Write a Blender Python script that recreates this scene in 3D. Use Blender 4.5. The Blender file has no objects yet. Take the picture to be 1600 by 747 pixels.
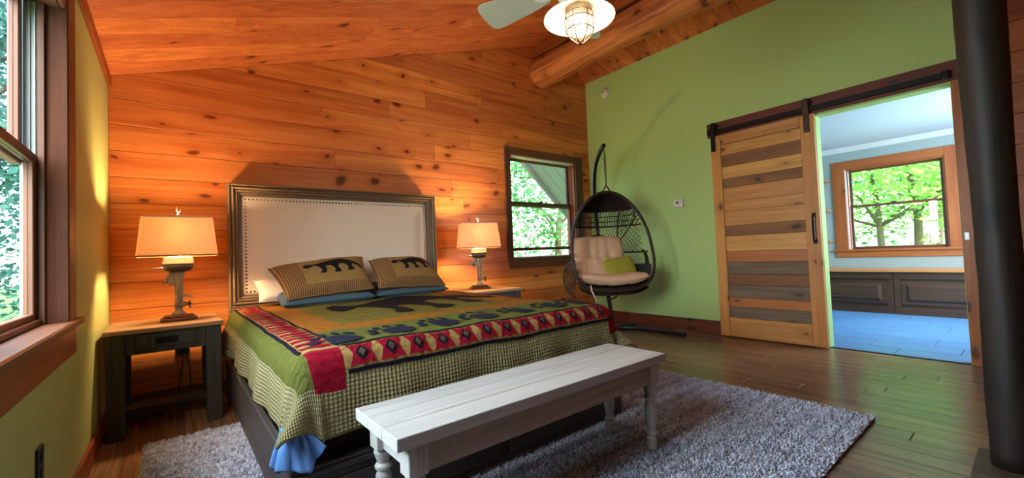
import bpy, math, random
from mathutils import Vector, Matrix, noise
from mathutils.geometry import delaunay_2d_cdt
random.seed(7)
SC = bpy.context.scene
COL = SC.collection
PI = math.pi

# ------------------------------------------------------------------ camera
cam_d = bpy.data.cameras.new('camera'); cam = bpy.data.objects.new('camera', cam_d); COL.objects.link(cam)
cam_d.sensor_width = 36.0; cam_d.lens = 662.854 / 1600 * 36; cam_d.clip_start = 0.02
_r = Vector((0.77982941, -0.62469999, -0.04019963)); _d = Vector((-0.0101251, 0.05162178, -0.99861538)); _f = Vector((0.6259102, 0.77915667, 0.03393103))
cam.matrix_world = Matrix(((_r.x, -_d.x, -_f.x, 0), (_r.y, -_d.y, -_f.y, 0), (_r.z, -_d.z, -_f.z, 1.0), (0, 0, 0, 1)))
SC.camera = cam
# ------------------------------------------------------------------ world, light, exposure
W = bpy.data.worlds.new('world'); SC.world = W; W.use_nodes = True
wn = W.node_tree.nodes; wl = W.node_tree.links; wn.clear()
sky = wn.new('ShaderNodeTexSky'); sky.sky_type = 'NISHITA'; sky.sun_disc = False; sky.sun_elevation = math.radians(48); sky.sun_rotation = math.radians(200)
sky.air_density = 1.0; sky.dust_density = 2.5
bg = wn.new('ShaderNodeBackground'); bg.inputs['Strength'].default_value = 1.25
wo = wn.new('ShaderNodeOutputWorld'); wl.new(sky.outputs[0], bg.inputs[0]); wl.new(bg.outputs[0], wo.inputs[0])
SC.view_settings.view_transform = 'Standard'; SC.view_settings.look = 'None'
SC.view_settings.gamma = 1.0; SC.view_settings.use_curve_mapping = False
SC.view_settings.exposure = 0.34

def area(name, loc, direction, sx, sy, power, color=(1, 1, 1), portal=False):
    l = bpy.data.lights.new(name, 'AREA'); l.shape = 'RECTANGLE'; l.size = sx; l.size_y = sy; l.energy = power; l.color = color
    o = bpy.data.objects.new(name, l); COL.objects.link(o); o.location = loc
    o.rotation_euler = Vector(direction).to_track_quat('-Z', 'Y').to_euler()
    if portal: l.cycles.is_portal = True
    return o
# daylight through the left window; unseen fill light added in the next room
area('daylight_left_window', (-1.25, 2.0, 1.75), (1, -.14, -.22), 2.3, 1.9, 300, (0.74, 0.89, 1.0))
area('fill_side_room', (6.3, -0.42, 1.55), (0, 1, -0.1), 1.6, 1.2, 85, (0.62, 0.83, 1.0))
# sky portals in the windows in view
area('portal_window', (3.85, 4.40, 1.62), (0, -1, 0), 1.3, 1.4, 1, portal=True)
area('portal_window', (8.06, 1.26, 1.47), (-1, 0, 0), 1.2, 1.3, 1, portal=True)

# ------------------------------------------------------------------ materials
MATS = {}
def lin(r, g, b):
    f = lambda c: (c / 255 / 12.92) if c / 255 <= .04045 else ((c / 255 + .055) / 1.055) ** 2.4
    return (f(r), f(g), f(b), 1)
class NT:
    def __init__(s, name):
        s.m = bpy.data.materials.new(name); s.m.use_nodes = True; s.t = s.m.node_tree; s.n = s.t.nodes; s.n.clear()
        s.out = s.n.new('ShaderNodeOutputMaterial'); s.b = s.n.new('ShaderNodeBsdfPrincipled'); s.t.links.new(s.b.outputs[0], s.out.inputs[0])
        MATS[name] = s.m
    def node(s, typ, ins=None, **kw):
        n = s.n.new('ShaderNode' + typ)
        for k, v in kw.items(): setattr(n, k, v)
        for k, v in (ins or {}).items(): s.put(n.inputs[k], v)
        return n
    def put(s, inp, v):
        if hasattr(v, 'is_output'): s.t.links.new(v, inp)
        else: inp.default_value = v
    def math(s, op, a, b=0.0, c=None, clamp=False):
        n = s.node('Math', operation=op, use_clamp=clamp); s.put(n.inputs[0], a); s.put(n.inputs[1], b)
        if c is not None: s.put(n.inputs[2], c)
        return n.outputs[0]
    def mix(s, f, a, b, mode='MIX'):
        n = s.node('Mix', data_type='RGBA', blend_type=mode); s.put(n.inputs[0], f); s.put(n.inputs[6], a); s.put(n.inputs[7], b); return n.outputs[2]
    def ramp(s, f, stops):
        n = s.node('ValToRGB', {'Fac': f}); e = n.color_ramp.elements
        while len(e) < len(stops): e.new(.5)
        for q, (p, c) in zip(e, stops): q.position = p; q.color = c if len(c) == 4 else (*c, 1)
        return n.outputs[0]
    def coords(s, scale=(1, 1, 1), rand=0.0, uv=False):
        tc = s.node('TexCoord'); v = tc.outputs['UV' if uv else 'Object']
        if rand:
            oi = s.node('ObjectInfo'); k = s.node('VectorMath', {0: (37.1 * rand, 53.7 * rand, 71.3 * rand), 3: 1.0}, operation='SCALE'); s.put(k.inputs[3], oi.outputs['Random'])
            a = s.node('VectorMath', {0: v, 1: k.outputs[0]}, operation='ADD'); v = a.outputs[0]
        mp = s.node('Mapping', {'Vector': v, 'Scale': scale}); return mp.outputs[0]
    def noise(s, vec, scale, detail=4, rough=.55, dist=0.0):
        return s.node('TexNoise', {'Vector': vec, 'Scale': scale, 'Detail': detail, 'Roughness': rough, 'Distortion': dist}).outputs['Fac']
    def bump(s, h, strength=.3, dist=.01):
        n = s.node('Bump', {'Height': h, 'Strength': strength, 'Distance': dist}); s.t.links.new(n.outputs[0], s.b.inputs['Normal'])
    def set(s, **kw):
        for k, v in kw.items(): s.put(s.b.inputs[k.replace('_', ' ')], v)
        return s.m
def plain(name, c, rough=.5, metal=0, bump=0, bscale=40, var=.08):
    t = NT(name); v = t.coords()
    n = t.noise(v, bscale if bump else 6, 3)
    d = tuple(x * (1 - var * 2.2) for x in c[:3]) + (1,)
    t.set(Base_Color=t.mix(n, d, c), Roughness=rough, Metallic=metal)
    if bump: t.bump(n, bump, .004)
    return t.m
def wood(name, base, dark, axis=0, knots=.55, rough=.42, rand=.22, grain=9.0, knotcol=None, bump=.12, contrast=1.0, spec=.4, worn=None):
    t = NT(name); al = 0.55
    sc = [grain] * 3; sc[axis] = al
    v = t.coords((1, 1, 1), rand=1.0)
    mp = t.node('Mapping', {'Vector': v, 'Scale': tuple(sc)}).outputs[0]
    warp = t.noise(t.node('Mapping', {'Vector': v, 'Scale': tuple(1.6 if i == axis else 5 for i in range(3))}).outputs[0], 1.0, 2)
    g1 = t.noise(mp, 1.3, 5, .6, 1.1)
    fs = [90.0] * 3; fs[axis] = 1.5
    g2 = t.noise(t.node('Mapping', {'Vector': v, 'Scale': tuple(fs)}).outputs[0], 1.0, 3, .6)
    g = t.math('MULTIPLY_ADD', g2, .35, t.math('MULTIPLY', g1, .7))
    f = t.math('MULTIPLY_ADD', g, 2.2 * contrast, .5 - 1.15 * contrast, clamp=True)
    f = t.math('SUBTRACT', 1.0, f)
    col = t.mix(f, base, dark)
    if knots > 0:
        sp = t.node('SeparateXYZ', {0: v}).outputs; ac = [sp[i] for i in range(3) if i != axis]
        kv = t.node('CombineXYZ', {0: t.math('MULTIPLY', sp[axis], 3.0), 1: t.math('MULTIPLY', t.math('ADD', ac[0], ac[1]), 5.4)}).outputs[0]
        kd = t.node('VectorMath', {0: kv, 1: t.node('Combine' + 'XYZ', {0: t.math('MULTIPLY', warp, .35), 1: warp, 2: warp}).outputs[0]}, operation='ADD').outputs[0]
        vo = t.node('TexVoronoi', {'Vector': kd, 'Scale': 1.0}, voronoi_dimensions='2D', feature='F1')
        cr = t.node('SeparateColor', {0: vo.outputs['Color']}).outputs[0]
        on = t.math('LESS_THAN', cr, knots)
        halo = t.node('MapRange', {0: vo.outputs['Distance'], 1: .36, 2: .08, 3: 0.0, 4: .6}).outputs[0]
        kr = t.math('MULTIPLY_ADD', t.node('SeparateColor', {0: vo.outputs['Color']}).outputs[1], .13, .05)
        core = t.node('MapRange', {0: vo.outputs['Distance'], 1: kr, 2: t.math('MULTIPLY', kr, .5), 3: 0.0, 4: 1.0}).outputs[0]
        kc = knotcol or tuple(x * .22 for x in dark[:3]) + (1,)
        col = t.mix(t.math('MULTIPLY', halo, on), col, dark)
        col = t.mix(t.math('MULTIPLY', t.math('MULTIPLY', core, on), .8), col, kc)
    if worn:
        wv = t.noise(mp, 2.2, 6, .7, .6)
        col = t.mix(t.node('MapRange', {0: wv, 1: .56, 2: .66, 3: 0.0, 4: .8}).outputs[0], col, worn)
    if rand:
        oi = t.node('ObjectInfo')
        hv = t.math('MULTIPLY_ADD', oi.outputs['Random'], rand * 2, 1 - rand)
        col = t.node('HueSaturation', {'Color': col, 'Value': hv, 'Hue': t.math('MULTIPLY_ADD', oi.outputs['Random'], .012, .494)}).outputs[0]
    t.set(Base_Color=col, Roughness=rough)
    t.b.inputs['Specular IOR Level'].default_value = spec
    t.bump(g, bump, .004)
    return t.m
def fabric(name, c1, c2, scale=260, rough=.9, bump=.4, trans=0.0, big=None):
    t = NT(name); v = t.coords()
    w1 = t.noise(v, scale, 2); w2 = t.noise(v, 7, 3)
    col = t.mix(t.math('MULTIPLY_ADD', w1, .7, t.math('MULTIPLY', w2, .3)), c2, c1)
    t.set(Base_Color=col, Roughness=rough); t.b.inputs['Specular IOR Level'].default_value = .12
    t.bump(w1, bump, .003)
    if trans:
        tr = t.node('BsdfTranslucent', {'Color': col}); ms = t.node('MixShader', {0: trans})
        t.t.links.new(t.b.outputs[0], ms.inputs[1]); t.t.links.new(tr.outputs[0], ms.inputs[2]); t.t.links.new(ms.outputs[0], t.out.inputs[0])
    return t.m
def emit(name, c, s):
    t = NT(name); t.set(Base_Color=c); t.b.inputs['Emission Color'].default_value = c; t.b.inputs['Emission Strength'].default_value = s; return t.m

wood('pine_wall', lin(236, 154, 82), lin(184, 94, 38), 0, contrast=1.25, knots=.42, rough=.36, rand=.2, knotcol=lin(70, 24, 8))
wood('pine_ceiling', lin(224, 138, 80), lin(168, 84, 42), 0, contrast=1.25, knots=.40, rough=.40, rand=.14, knotcol=lin(62, 24, 10))
wood('pine_trim_y', lin(170, 92, 45), lin(112, 50, 20), 1, knots=.12, rough=.4, rand=.1)
wood('pine_trim_x', lin(165, 88, 42), lin(108, 48, 20), 0, knots=.12, rough=.4, rand=.1)
wood('pine_trim_z', lin(165, 88, 42), lin(108, 48, 20), 2, knots=.12, rough=.4, rand=.1)
wood('dark_trim_x', lin(128, 82, 58), lin(84, 50, 34), 0, knots=.1, rough=.5, rand=.08)
wood('dark_trim_y', lin(120, 72, 48), lin(72, 40, 26), 1, knots=.1, rough=.45, rand=.08)
wood('dark_trim_z', lin(108, 70, 52), lin(66, 40, 29), 2, knots=.1, rough=.45, rand=.08)
wood('jamb_dark', lin(84, 52, 38), lin(50, 30, 23), 2, knots=.1, rough=.8, rand=0, spec=.06)
wood('header_wood', lin(126, 58, 34), lin(78, 32, 18), 1, knots=.12, rough=.5, rand=.05)
wood('door_light_y', lin(222, 166, 88), lin(176, 112, 46), 1, knots=.35, rough=.5, rand=.1, knotcol=lin(80, 42, 16))
wood('door_light_z', lin(222, 160, 80), lin(184, 116, 46), 2, knots=.3, rough=.5, rand=.08, knotcol=lin(80, 42, 16))
wood('door_brown', lin(152, 102, 58), lin(106, 66, 36), 1, knots=.2, rough=.6, rand=.12)
wood('door_grey', lin(144, 122, 94), lin(98, 80, 60), 1, knots=.2, rough=.65, rand=.12)
wood('door_orange', lin(206, 132, 62), lin(160, 92, 36), 1, knots=.3, rough=.5, rand=.05)
wood('floor_wood', lin(146, 110, 80), lin(92, 64, 44), 1, knots=.05, rough=.24, rand=.18, grain=14, bump=.4, contrast=1.5, spec=.5)
wood('log', lin(220, 142, 72), lin(138, 70, 28), 1, knots=.35, rough=.6, rand=0, grain=9, contrast=1.5, bump=.7, knotcol=lin(60, 26, 12))
wood('post_wood', lin(46, 33, 22), lin(22, 16, 11), 2, knots=.2, rough=.6, rand=0, grain=7, bump=.35)  # near-black base colour holds the shade of the backlit post
wood('plinth_wood', lin(96, 84, 66), lin(60, 50, 38), 0, knots=.1, rough=.6, rand=0)
wood('headboard_wood', lin(142, 118, 90), lin(84, 66, 48), 0, knots=0, rough=.5, rand=.05, grain=16)
wood('headboard_wood_z', lin(142, 118, 90), lin(84, 66, 48), 2, knots=0, rough=.5, rand=.05, grain=16)
wood('bed_wood_y', lin(92, 84, 80), lin(52, 46, 44), 1, knots=0, rough=.5, rand=.05, grain=16)
wood('bed_wood_x', lin(78, 70, 66), lin(42, 36, 34), 0, knots=0, rough=.5, rand=.05, grain=16)
wood('bench_white', lin(204, 202, 196), lin(174, 168, 160), 0, knots=0, rough=.5, rand=.03, grain=14, worn=lin(164, 152, 138), bump=.15)
wood('bench_white_z', lin(200, 196, 188), lin(170, 162, 152), 2, knots=0, rough=.5, rand=.03, grain=16, worn=lin(160, 146, 130), bump=.15)
wood('bench_apron', lin(188, 172, 154), lin(150, 132, 114), 0, knots=0, rough=.55, rand=.03, grain=16, worn=lin(128, 110, 92), bump=.2)
wood('night_top', lin(170, 132, 92), lin(116, 84, 54), 0, knots=.05, rough=.5, rand=.05, grain=14)
wood('night_dark', lin(62, 60, 48), lin(36, 34, 28), 2, knots=0, rough=.5, rand=.05, grain=16, worn=lin(88, 78, 60))
wood('lamp_base_wood', lin(116, 66, 38), lin(70, 36, 20), 0, knots=0, rough=.5, rand=.05, grain=20)
wood('cabinet_dark', lin(78, 52, 36), lin(46, 28, 20), 1, knots=0, rough=.4, rand=.05, grain=12)
wood('seat_top', lin(206, 142, 84), lin(160, 98, 50), 1, knots=.1, rough=.3, rand=.05)
wood('far_trim_y', lin(190, 112, 56), lin(140, 72, 32), 1, knots=.08, rough=.4, rand=.05)
wood('far_trim_z', lin(184, 106, 52), lin(134, 68, 30), 2, knots=.08, rough=.4, rand=.05)
wood('bark', lin(120, 104, 84), lin(70, 58, 46), 2, knots=0, rough=.9, rand=.2, grain=10, bump=.5)
def paint(name, c, var=.05):
    t = NT(name); v = t.coords(); n = t.noise(v, 90, 4); n2 = t.noise(v, 1.2, 3)
    d = tuple(x * (1 - var) for x in c[:3]) + (1,)
    t.set(Base_Color=t.mix(n2, c, d), Roughness=.52); t.bump(n, .10, .003); t.b.inputs['Specular IOR Level'].default_value = .35
    return t.m
paint('paint_green', lin(180, 206, 122)); paint('paint_green_lamplit', lin(180, 186, 116)); paint('paint_grey', lin(158, 170, 168)); paint('paint_ceiling', lin(196, 204, 214))  # left wall's green is yellowed to carry the lamp's warm light
paint('paint_white', lin(226, 228, 224))
plain('black_metal', lin(26, 24, 24), .42, .6, .1); plain('bronze', lin(78, 56, 44), .45, .7); plain('steel', lin(150, 150, 150), .3, 1)
plain('white_enamel', lin(236, 226, 206), .3); plain('fan_blade_white', lin(190, 188, 160), .4); plain('black_plastic', lin(24, 22, 22), .4); plain('white_plastic', lin(228, 222, 206), .4)
plain('grey_plastic', lin(96, 90, 80), .4); plain('vinyl', lin(150, 168, 172), .4); plain('screen', lin(40, 52, 44), .2)
plain('motor_green', lin(146, 140, 116), .35, .3); plain('motor_dark', lin(44, 38, 34), .45, .3); plain('motor_grey', lin(158, 142, 118), .45, .4)
plain('gunmetal', lin(58, 58, 60), .32, .8); plain('wicker', lin(52, 36, 28), .55, 0, .3, 120); plain('wicker_light', lin(90, 66, 48), .6, 0, .3, 120)
plain('nail_bronze', lin(54, 42, 34), .35, .8); plain('siding', lin(168, 172, 170), .7); plain('shingle', lin(96, 92, 92), .9); plain('grass', lin(110, 150, 60), .9, 0, .4, 12, .2)
plain('cream_cloth', lin(232, 212, 190), .9)
fabric('upholstery', lin(232, 214, 192), lin(214, 192, 166), 300, bump=.15)
fabric('shade', lin(238, 212, 184), lin(208, 172, 136), 220, trans=.42, bump=.5); fabric('shade_trim', lin(150, 110, 70), lin(120, 84, 52), 200)
fabric('cushion', lin(232, 196, 160), lin(212, 172, 136), 200, bump=.3); fabric('cushion_green', lin(178, 172, 66), lin(140, 138, 44), 60, bump=.9)
fabric('sheet_blue', lin(112, 158, 214), lin(90, 134, 196), 150, bump=.2); fabric('pillow_blue', lin(82, 98, 106), lin(62, 76, 86), 150, bump=.3); fabric('pillow_white', lin(224, 214, 198), lin(204, 192, 174), 150, bump=.2)
fabric('applique_black', lin(30, 26, 30), lin(20, 18, 22), 160, bump=.5); fabric('paw_black', lin(34, 36, 56), lin(20, 20, 34), 90, bump=.8)
fabric('foundation_cloth', lin(66, 56, 50), lin(46, 40, 36), 160)
fabric('mattress_white', lin(214, 214, 210), lin(200, 200, 196), 200)
def quilted(name, c1, c2, stitch=.95, s=46):
    t = NT(name); v = t.coords(uv=True)
    wv = t.node('TexWave', {'Vector': v, 'Scale': s / 6.28, 'Distortion': 5.5, 'Detail': 1.5, 'Detail Scale': 4.0}, bands_direction='Y').outputs['Fac']
    n = t.noise(v, 26, 3); n3 = t.noise(v, 420, 2)
    col = t.mix(n, c2, c1); col = t.mix(t.math('MULTIPLY', t.math('SUBTRACT', 1.0, wv), .35), col, tuple(x * .55 for x in c2[:3]) + (1,))
    t.set(Base_Color=col, Roughness=.92); t.b.inputs['Specular IOR Level'].default_value = .1
    t.bump(t.math('ADD', t.math('MULTIPLY', t.math('POWER', wv, .6), .8), t.math('ADD', n3, t.math('MULTIPLY', n, .9))), stitch, .012)
    return t.m
quilted('quilt_green', lin(134, 136, 62), lin(102, 106, 46)); quilted('quilt_olive', lin(150, 136, 62), lin(122, 108, 46)); quilted('quilt_amber', lin(196, 128, 46), lin(164, 100, 34))
quilted('quilt_red', lin(190, 22, 52), lin(150, 12, 36)); quilted('quilt_cream', lin(206, 168, 102), lin(182, 138, 76)); quilted('quilt_navy', lin(34, 32, 46), lin(24, 22, 34)); quilted('quilt_diamond', lin(110, 92, 70), lin(84, 70, 54))
def plaid(name, c1, c2, c3, f):
    t = NT(name); v = t.coords(uv=True); sp = t.node('SeparateXYZ', {0: v})
    a = t.math('SINE', t.math('MULTIPLY', sp.outputs[0], f)); b = t.math('SINE', t.math('MULTIPLY', sp.outputs[1], f))
    ab = t.math('MULTIPLY_ADD', t.math('ADD', a, b), .25, .5)
    col = t.mix(ab, c2, c1); col = t.mix(t.math('GREATER_THAN', t.math('MULTIPLY', a, b), .35), col, c3)
    n = t.noise(v, 30, 3)
    t.set(Base_Color=col, Roughness=.92); t.b.inputs['Specular IOR Level'].default_value = .1
    t.bump(t.math('ADD', ab, n), .8, .01); return t.m
plaid('quilt_plaid', lin(172, 158, 110), lin(98, 92, 62), lin(136, 128, 90), 400)
def pillow_stripes():
    t = NT('pillow_stripe'); v = t.coords(uv=True); sp = t.node('SeparateXYZ', {0: v})
    st = t.math('GREATER_THAN', t.math('SINE', t.math('MULTIPLY', sp.outputs[0], 260)), .1)
    n = t.noise(v, 220, 2); n2 = t.noise(v, 12, 3)
    base = t.mix(n2, lin(124, 100, 46), lin(152, 112, 54))
    rd = t.math('LESS_THAN', sp.outputs[0], .24); low = t.math('LESS_THAN', sp.outputs[1], .14)
    zone = t.math('MAXIMUM', rd, low)
    col = t.mix(t.math('MULTIPLY', zone, st), base, lin(92, 44, 24)); col = t.mix(t.math('MULTIPLY', n, .3), col, lin(90, 66, 30))
    t.set(Base_Color=col, Roughness=.92); t.bump(t.math('ADD', n, t.math('MULTIPLY', st, zone)), .5, .004); return t.m
pillow_stripes()
def rug_mat(name, a, b):
    t = NT(name); v = t.coords(); n = t.noise(v, 34, 3, .6, .5); rs = t.node('NewGeometry').outputs['Random Per Island']
    n2 = t.node('TexWave', {'Vector': v, 'Scale': 3.4, 'Distortion': 6, 'Detail': 3, 'Detail Scale': 6}, bands_direction='Y').outputs['Fac']
    f = t.math('MULTIPLY_ADD', rs, .5, t.math('MULTIPLY_ADD', n2, .35, t.math('MULTIPLY', n, .3)), clamp=True)
    t.set(Base_Color=t.mix(f, a, b), Roughness=.95); t.b.inputs['Specular IOR Level'].default_value = .05; return t.m
rug_mat('rug_base', lin(140, 138, 146), lin(184, 182, 190)); rug_mat('rug_pile', lin(150, 152, 168), lin(232, 236, 248))
def glass():
    t = NT('window_glass'); tr = t.node('BsdfTransparent', {'Color': (.97, .99, .98, 1)}); gl = t.node('BsdfGlossy', {'Color': (1, 1, 1, 1), 'Roughness': .02})
    ms = t.node('MixShader', {0: .06}); t.t.links.new(tr.outputs[0], ms.inputs[1]); t.t.links.new(gl.outputs[0], ms.inputs[2]); t.t.links.new(ms.outputs[0], t.out.inputs[0])
glass()
def leaf_mat(name, a, b):
    t = NT(name); rs = t.node('NewGeometry').outputs['Random Per Island']; col = t.mix(rs, a, b)
    t.set(Base_Color=col, Roughness=.6)
    tr = t.node('BsdfTranslucent', {'Color': col}); ms = t.node('MixShader', {0: .5})
    t.t.links.new(t.b.outputs[0], ms.inputs[1]); t.t.links.new(tr.outputs[0], ms.inputs[2]); t.t.links.new(ms.outputs[0], t.out.inputs[0])
leaf_mat('leaf_fresh', lin(110, 190, 70), lin(196, 232, 130)); leaf_mat('leaf_deep', lin(44, 120, 56), lin(118, 190, 104)); leaf_mat('leaf_shaded', lin(34, 84, 76), lin(84, 146, 128))  # left-window leaves: shade put into a darker blue-green colour
def tile_mat():
    t = NT('slate_tile'); v = t.coords((1, 1, 1), rand=1.0); n = t.noise(v, 5, 5); oi = t.node('ObjectInfo').outputs['Random']
    col = t.mix(n, lin(64, 116, 168), lin(98, 150, 196)); col = t.mix(t.math('MULTIPLY', oi, .3), col, lin(70, 112, 156))
    t.set(Base_Color=col, Roughness=.34); t.bump(n, .15, .004)
tile_mat(); plain('grout', lin(58, 74, 92), .9)
def bulb_mat(name, c, st):
    t = NT(name); tr = t.node('BsdfTransparent'); em = t.node('Emission', {'Color': c, 'Strength': st}); ms = t.node('MixShader', {0: .35})
    t.t.links.new(tr.outputs[0], ms.inputs[1]); t.t.links.new(em.outputs[0], ms.inputs[2]); t.t.links.new(ms.outputs[0], t.out.inputs[0])
bulb_mat('bulb_glow', (1.0, .72, .40, 1), 10); bulb_mat('bulb_lamp', (1.0, .66, .32, 1), 8)
def jar():
    t = NT('jar_glass'); tr = t.node('BsdfTransparent', {'Color': (1, .97, .92, 1)}); gl = t.node('BsdfGlossy', {'Color': (1, 1, 1, 1), 'Roughness': .05})
    ms = t.node('MixShader', {0: .12}); t.t.links.new(tr.outputs[0], ms.inputs[1]); t.t.links.new(gl.outputs[0], ms.inputs[2]); t.t.links.new(ms.outputs[0], t.out.inputs[0])
jar()

# ------------------------------------------------------------------ mesh helpers
class MB:
    def __init__(s): s.v = []; s.f = []; s.uv = None; s.mi = None
    def add(s, vs, fs):
        o = len(s.v); s.v += [tuple(p) for p in vs]; s.f += [tuple(i + o for i in f) for f in fs]; return s
    def box(s, x0, x1, y0, y1, z0, z1, c=0.0):
        x0, x1 = min(x0, x1), max(x0, x1); y0, y1 = min(y0, y1), max(y0, y1); z0, z1 = min(z0, z1), max(z0, z1)
        if c <= 0:
            vs = [(x, y, z) for x in (x0, x1) for y in (y0, y1) for z in (z0, z1)]
            return s.add(vs, [(0, 1, 3, 2), (4, 6, 7, 5), (0, 4, 5, 1), (2, 3, 7, 6), (0, 2, 6, 4), (1, 5, 7, 3)])
        c = min(c, (x1 - x0) * .45, (y1 - y0) * .45, (z1 - z0) * .45)
        vs = []; idx = {}
        for ix in (0, 1):
            for iy in (0, 1):
                for iz in (0, 1):
                    X = (x0, x1)[ix]; Y = (y0, y1)[iy]; Z = (z0, z1)[iz]
                    dx = (c, -c)[ix]; dy = (c, -c)[iy]; dz = (c, -c)[iz]
                    idx[ix, iy, iz, 0] = len(vs); vs.append((X, Y + dy, Z + dz))
                    idx[ix, iy, iz, 1] = len(vs); vs.append((X + dx, Y, Z + dz))
                    idx[ix, iy, iz, 2] = len(vs); vs.append((X + dx, Y + dy, Z))
        fs = []
        cyc = [(0, 0), (1, 0), (1, 1), (0, 1)]
        for a in range(3):
            b, c2 = (a + 1) % 3, (a + 2) % 3
            for k in (0, 1):
                q = []
                for (m, n) in cyc:
                    key = [0, 0, 0]; key[a] = k; key[b] = m; key[c2] = n; q.append(idx[(*key, a)])
                fs.append(tuple(q if k else q[::-1]))
        for a in range(3):
            b, c2 = (a + 1) % 3, (a + 2) % 3
            for m in (0, 1):
                for n in (0, 1):
                    k0 = [0, 0, 0]; k0[b] = m; k0[c2] = n; k1 = list(k0); k1[a] = 1
                    q = (idx[(*k0, b)], idx[(*k1, b)], idx[(*k1, c2)], idx[(*k0, c2)])
                    fs.append(q if (m == n) == False else q[::-1])
        for ix in (0, 1):
            for iy in (0, 1):
                for iz in (0, 1):
                    q = tuple(idx[ix, iy, iz, k] for k in range(3)); fs.append(q if (ix + iy + iz) % 2 else q[::-1])
        return s.add(vs, fs)
    def obox(s, p0, p1, w, h, up=(0, 0, 1), c=0.0):
        """bar from p0 to p1, width w (sideways), height h (along up)"""
        p0 = Vector(p0); p1 = Vector(p1); d = (p1 - p0); L = d.length; d.normalize(); sd = d.cross(Vector(up)).normalized(); u = sd.cross(d)
        m = MB().box(0, L, -w / 2, w / 2, -h / 2, h / 2, c)
        return s.add([p0 + d * x + sd * y + u * z for x, y, z in m.v], m.f)
    def prism(s, poly, fn, d, c=.0):
        """poly: 2D list CCW; fn(a, b, depth) -> 3D. depth 0 = back, d = front; chamfer c on the front"""
        n = len(poly); vs = [fn(a, b, 0) for a, b in poly]
        if c > 0:
            vs += [fn(a, b, d - c) for a, b in poly]
            ins = inset(poly, c); vs += [fn(a, b, d) for a, b in ins]; rings = 3
        else: vs += [fn(a, b, d) for a, b in poly]; rings = 2
        fs = [tuple(range(n))[::-1], tuple(range((rings - 1) * n, rings * n))]
        for r in range(rings - 1):
            for i in range(n): j = (i + 1) % n; fs.append((r * n + i, r * n + j, (r + 1) * n + j, (r + 1) * n + i))
        return s.add(vs, fs)
    def tube(s, pts, r, n=8, caps=True, closed=False):
        pts = [Vector(p) for p in pts]; rs = r if isinstance(r, (list, tuple)) else [r] * len(pts)
        up = None; ring0 = len(s.v); vs = []; m = len(pts)
        for i, p in enumerate(pts):
            if closed: d = pts[(i + 1) % m] - pts[i - 1]
            else: d = (pts[min(i + 1, m - 1)] - pts[max(i - 1, 0)])
            if d.length < 1e-9: d = Vector((0, 0, 1))
            d.normalize()
            if up is None: up = d.orthogonal().normalized()
            up = (up - d * up.dot(d))
            if up.length < 1e-6: up = d.orthogonal()
            up.normalize(); sd = d.cross(up)
            for k in range(n): a = 2 * PI * k / n; vs.append(p + (up * math.cos(a) + sd * math.sin(a)) * rs[i])
        fs = []
        for i in range(m if closed else m - 1):
            i2 = (i + 1) % m
            for k in range(n): k2 = (k + 1) % n; fs.append((i * n + k, i * n + k2, i2 * n + k2, i2 * n + k))
        if caps and not closed: fs.append(tuple(range(n))[::-1]); fs.append(tuple(range((m - 1) * n, m * n)))
        return s.add(vs, fs)
    def lathe(s, prof, c=(0, 0), n=16, sx=1, sy=1, rot=0):
        vs = []; m = len(prof)
        for r, z in prof:
            for k in range(n):
                a = 2 * PI * k / n; x = r * math.cos(a) * sx; y = r * math.sin(a) * sy
                vs.append((c[0] + x * math.cos(rot) - y * math.sin(rot), c[1] + x * math.sin(rot) + y * math.cos(rot), z))
        fs = [(i * n + k, i * n + (k + 1) % n, (i + 1) * n + (k + 1) % n, (i + 1) * n + k) for i in range(m - 1) for k in range(n)]
        fs.append(tuple(range(n))[::-1]); fs.append(tuple(range((m - 1) * n, m * n)))
        return s.add(vs, fs)
    def grid(s, fn, us, vs_):
        nu = len(us); nv = len(vs_); vs = [fn(u, v) for v in vs_ for u in us]
        return s.add(vs, [(j * nu + i, j * nu + i + 1, (j + 1) * nu + i + 1, (j + 1) * nu + i) for j in range(nv - 1) for i in range(nu - 1)])
    def xf(s, M): s.v = [tuple(M @ Vector(p)) for p in s.v]; return s
    def mesh(s, name):
        me = bpy.data.meshes.new(name); me.from_pydata(s.v, [], s.f); me.update(); return me
    def build(s, name, mat, parent=None, smooth=False, uv=None, mats=None, mi=None):
        me = s.mesh(name); return link(name, me, mat, parent, smooth, uv, mats, mi)
def link(name, me, mat, parent=None, smooth=False, uv=None, mats=None, mi=None):
    for m in (mats or [mat]): me.materials.append(MATS[m])
    if mi: me.polygons.foreach_set('material_index', mi)
    if smooth: me.polygons.foreach_set('use_smooth', [True] * len(me.polygons))
    if uv:
        ul = me.uv_layers.new(name='uv')
        for lp in me.loops: ul.data[lp.index].uv = uv[lp.vertex_index]
    o = bpy.data.objects.new(name, me); COL.objects.link(o)
    if parent: o.parent = parent
    return o
def inset(poly, c):
    n = len(poly); out = []
    for i in range(n):
        p = Vector(poly[i]); a = Vector(poly[i - 1]); b = Vector(poly[(i + 1) % n])
        d1 = (p - a).normalized(); d2 = (b - p).normalized(); n1 = Vector((-d1.y, d1.x)); n2 = Vector((-d2.y, d2.x))
        k = 1 + n1.dot(n2); q = p + (n1 + n2) * (c / max(k, .3)); out.append((q.x, q.y))
    return out
def clip(poly, nx, ny, d):
    """keep nx*x+ny*y <= d"""
    out = []
    for i in range(len(poly)):
        a = poly[i - 1]; b = poly[i]; fa = nx * a[0] + ny * a[1] - d; fb = nx * b[0] + ny * b[1] - d
        if (fa <= 0) != (fb <= 0): t = fa / (fa - fb); out.append((a[0] + (b[0] - a[0]) * t, a[1] + (b[1] - a[1]) * t))
        if fb <= 0: out.append(b)
    return out
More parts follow.
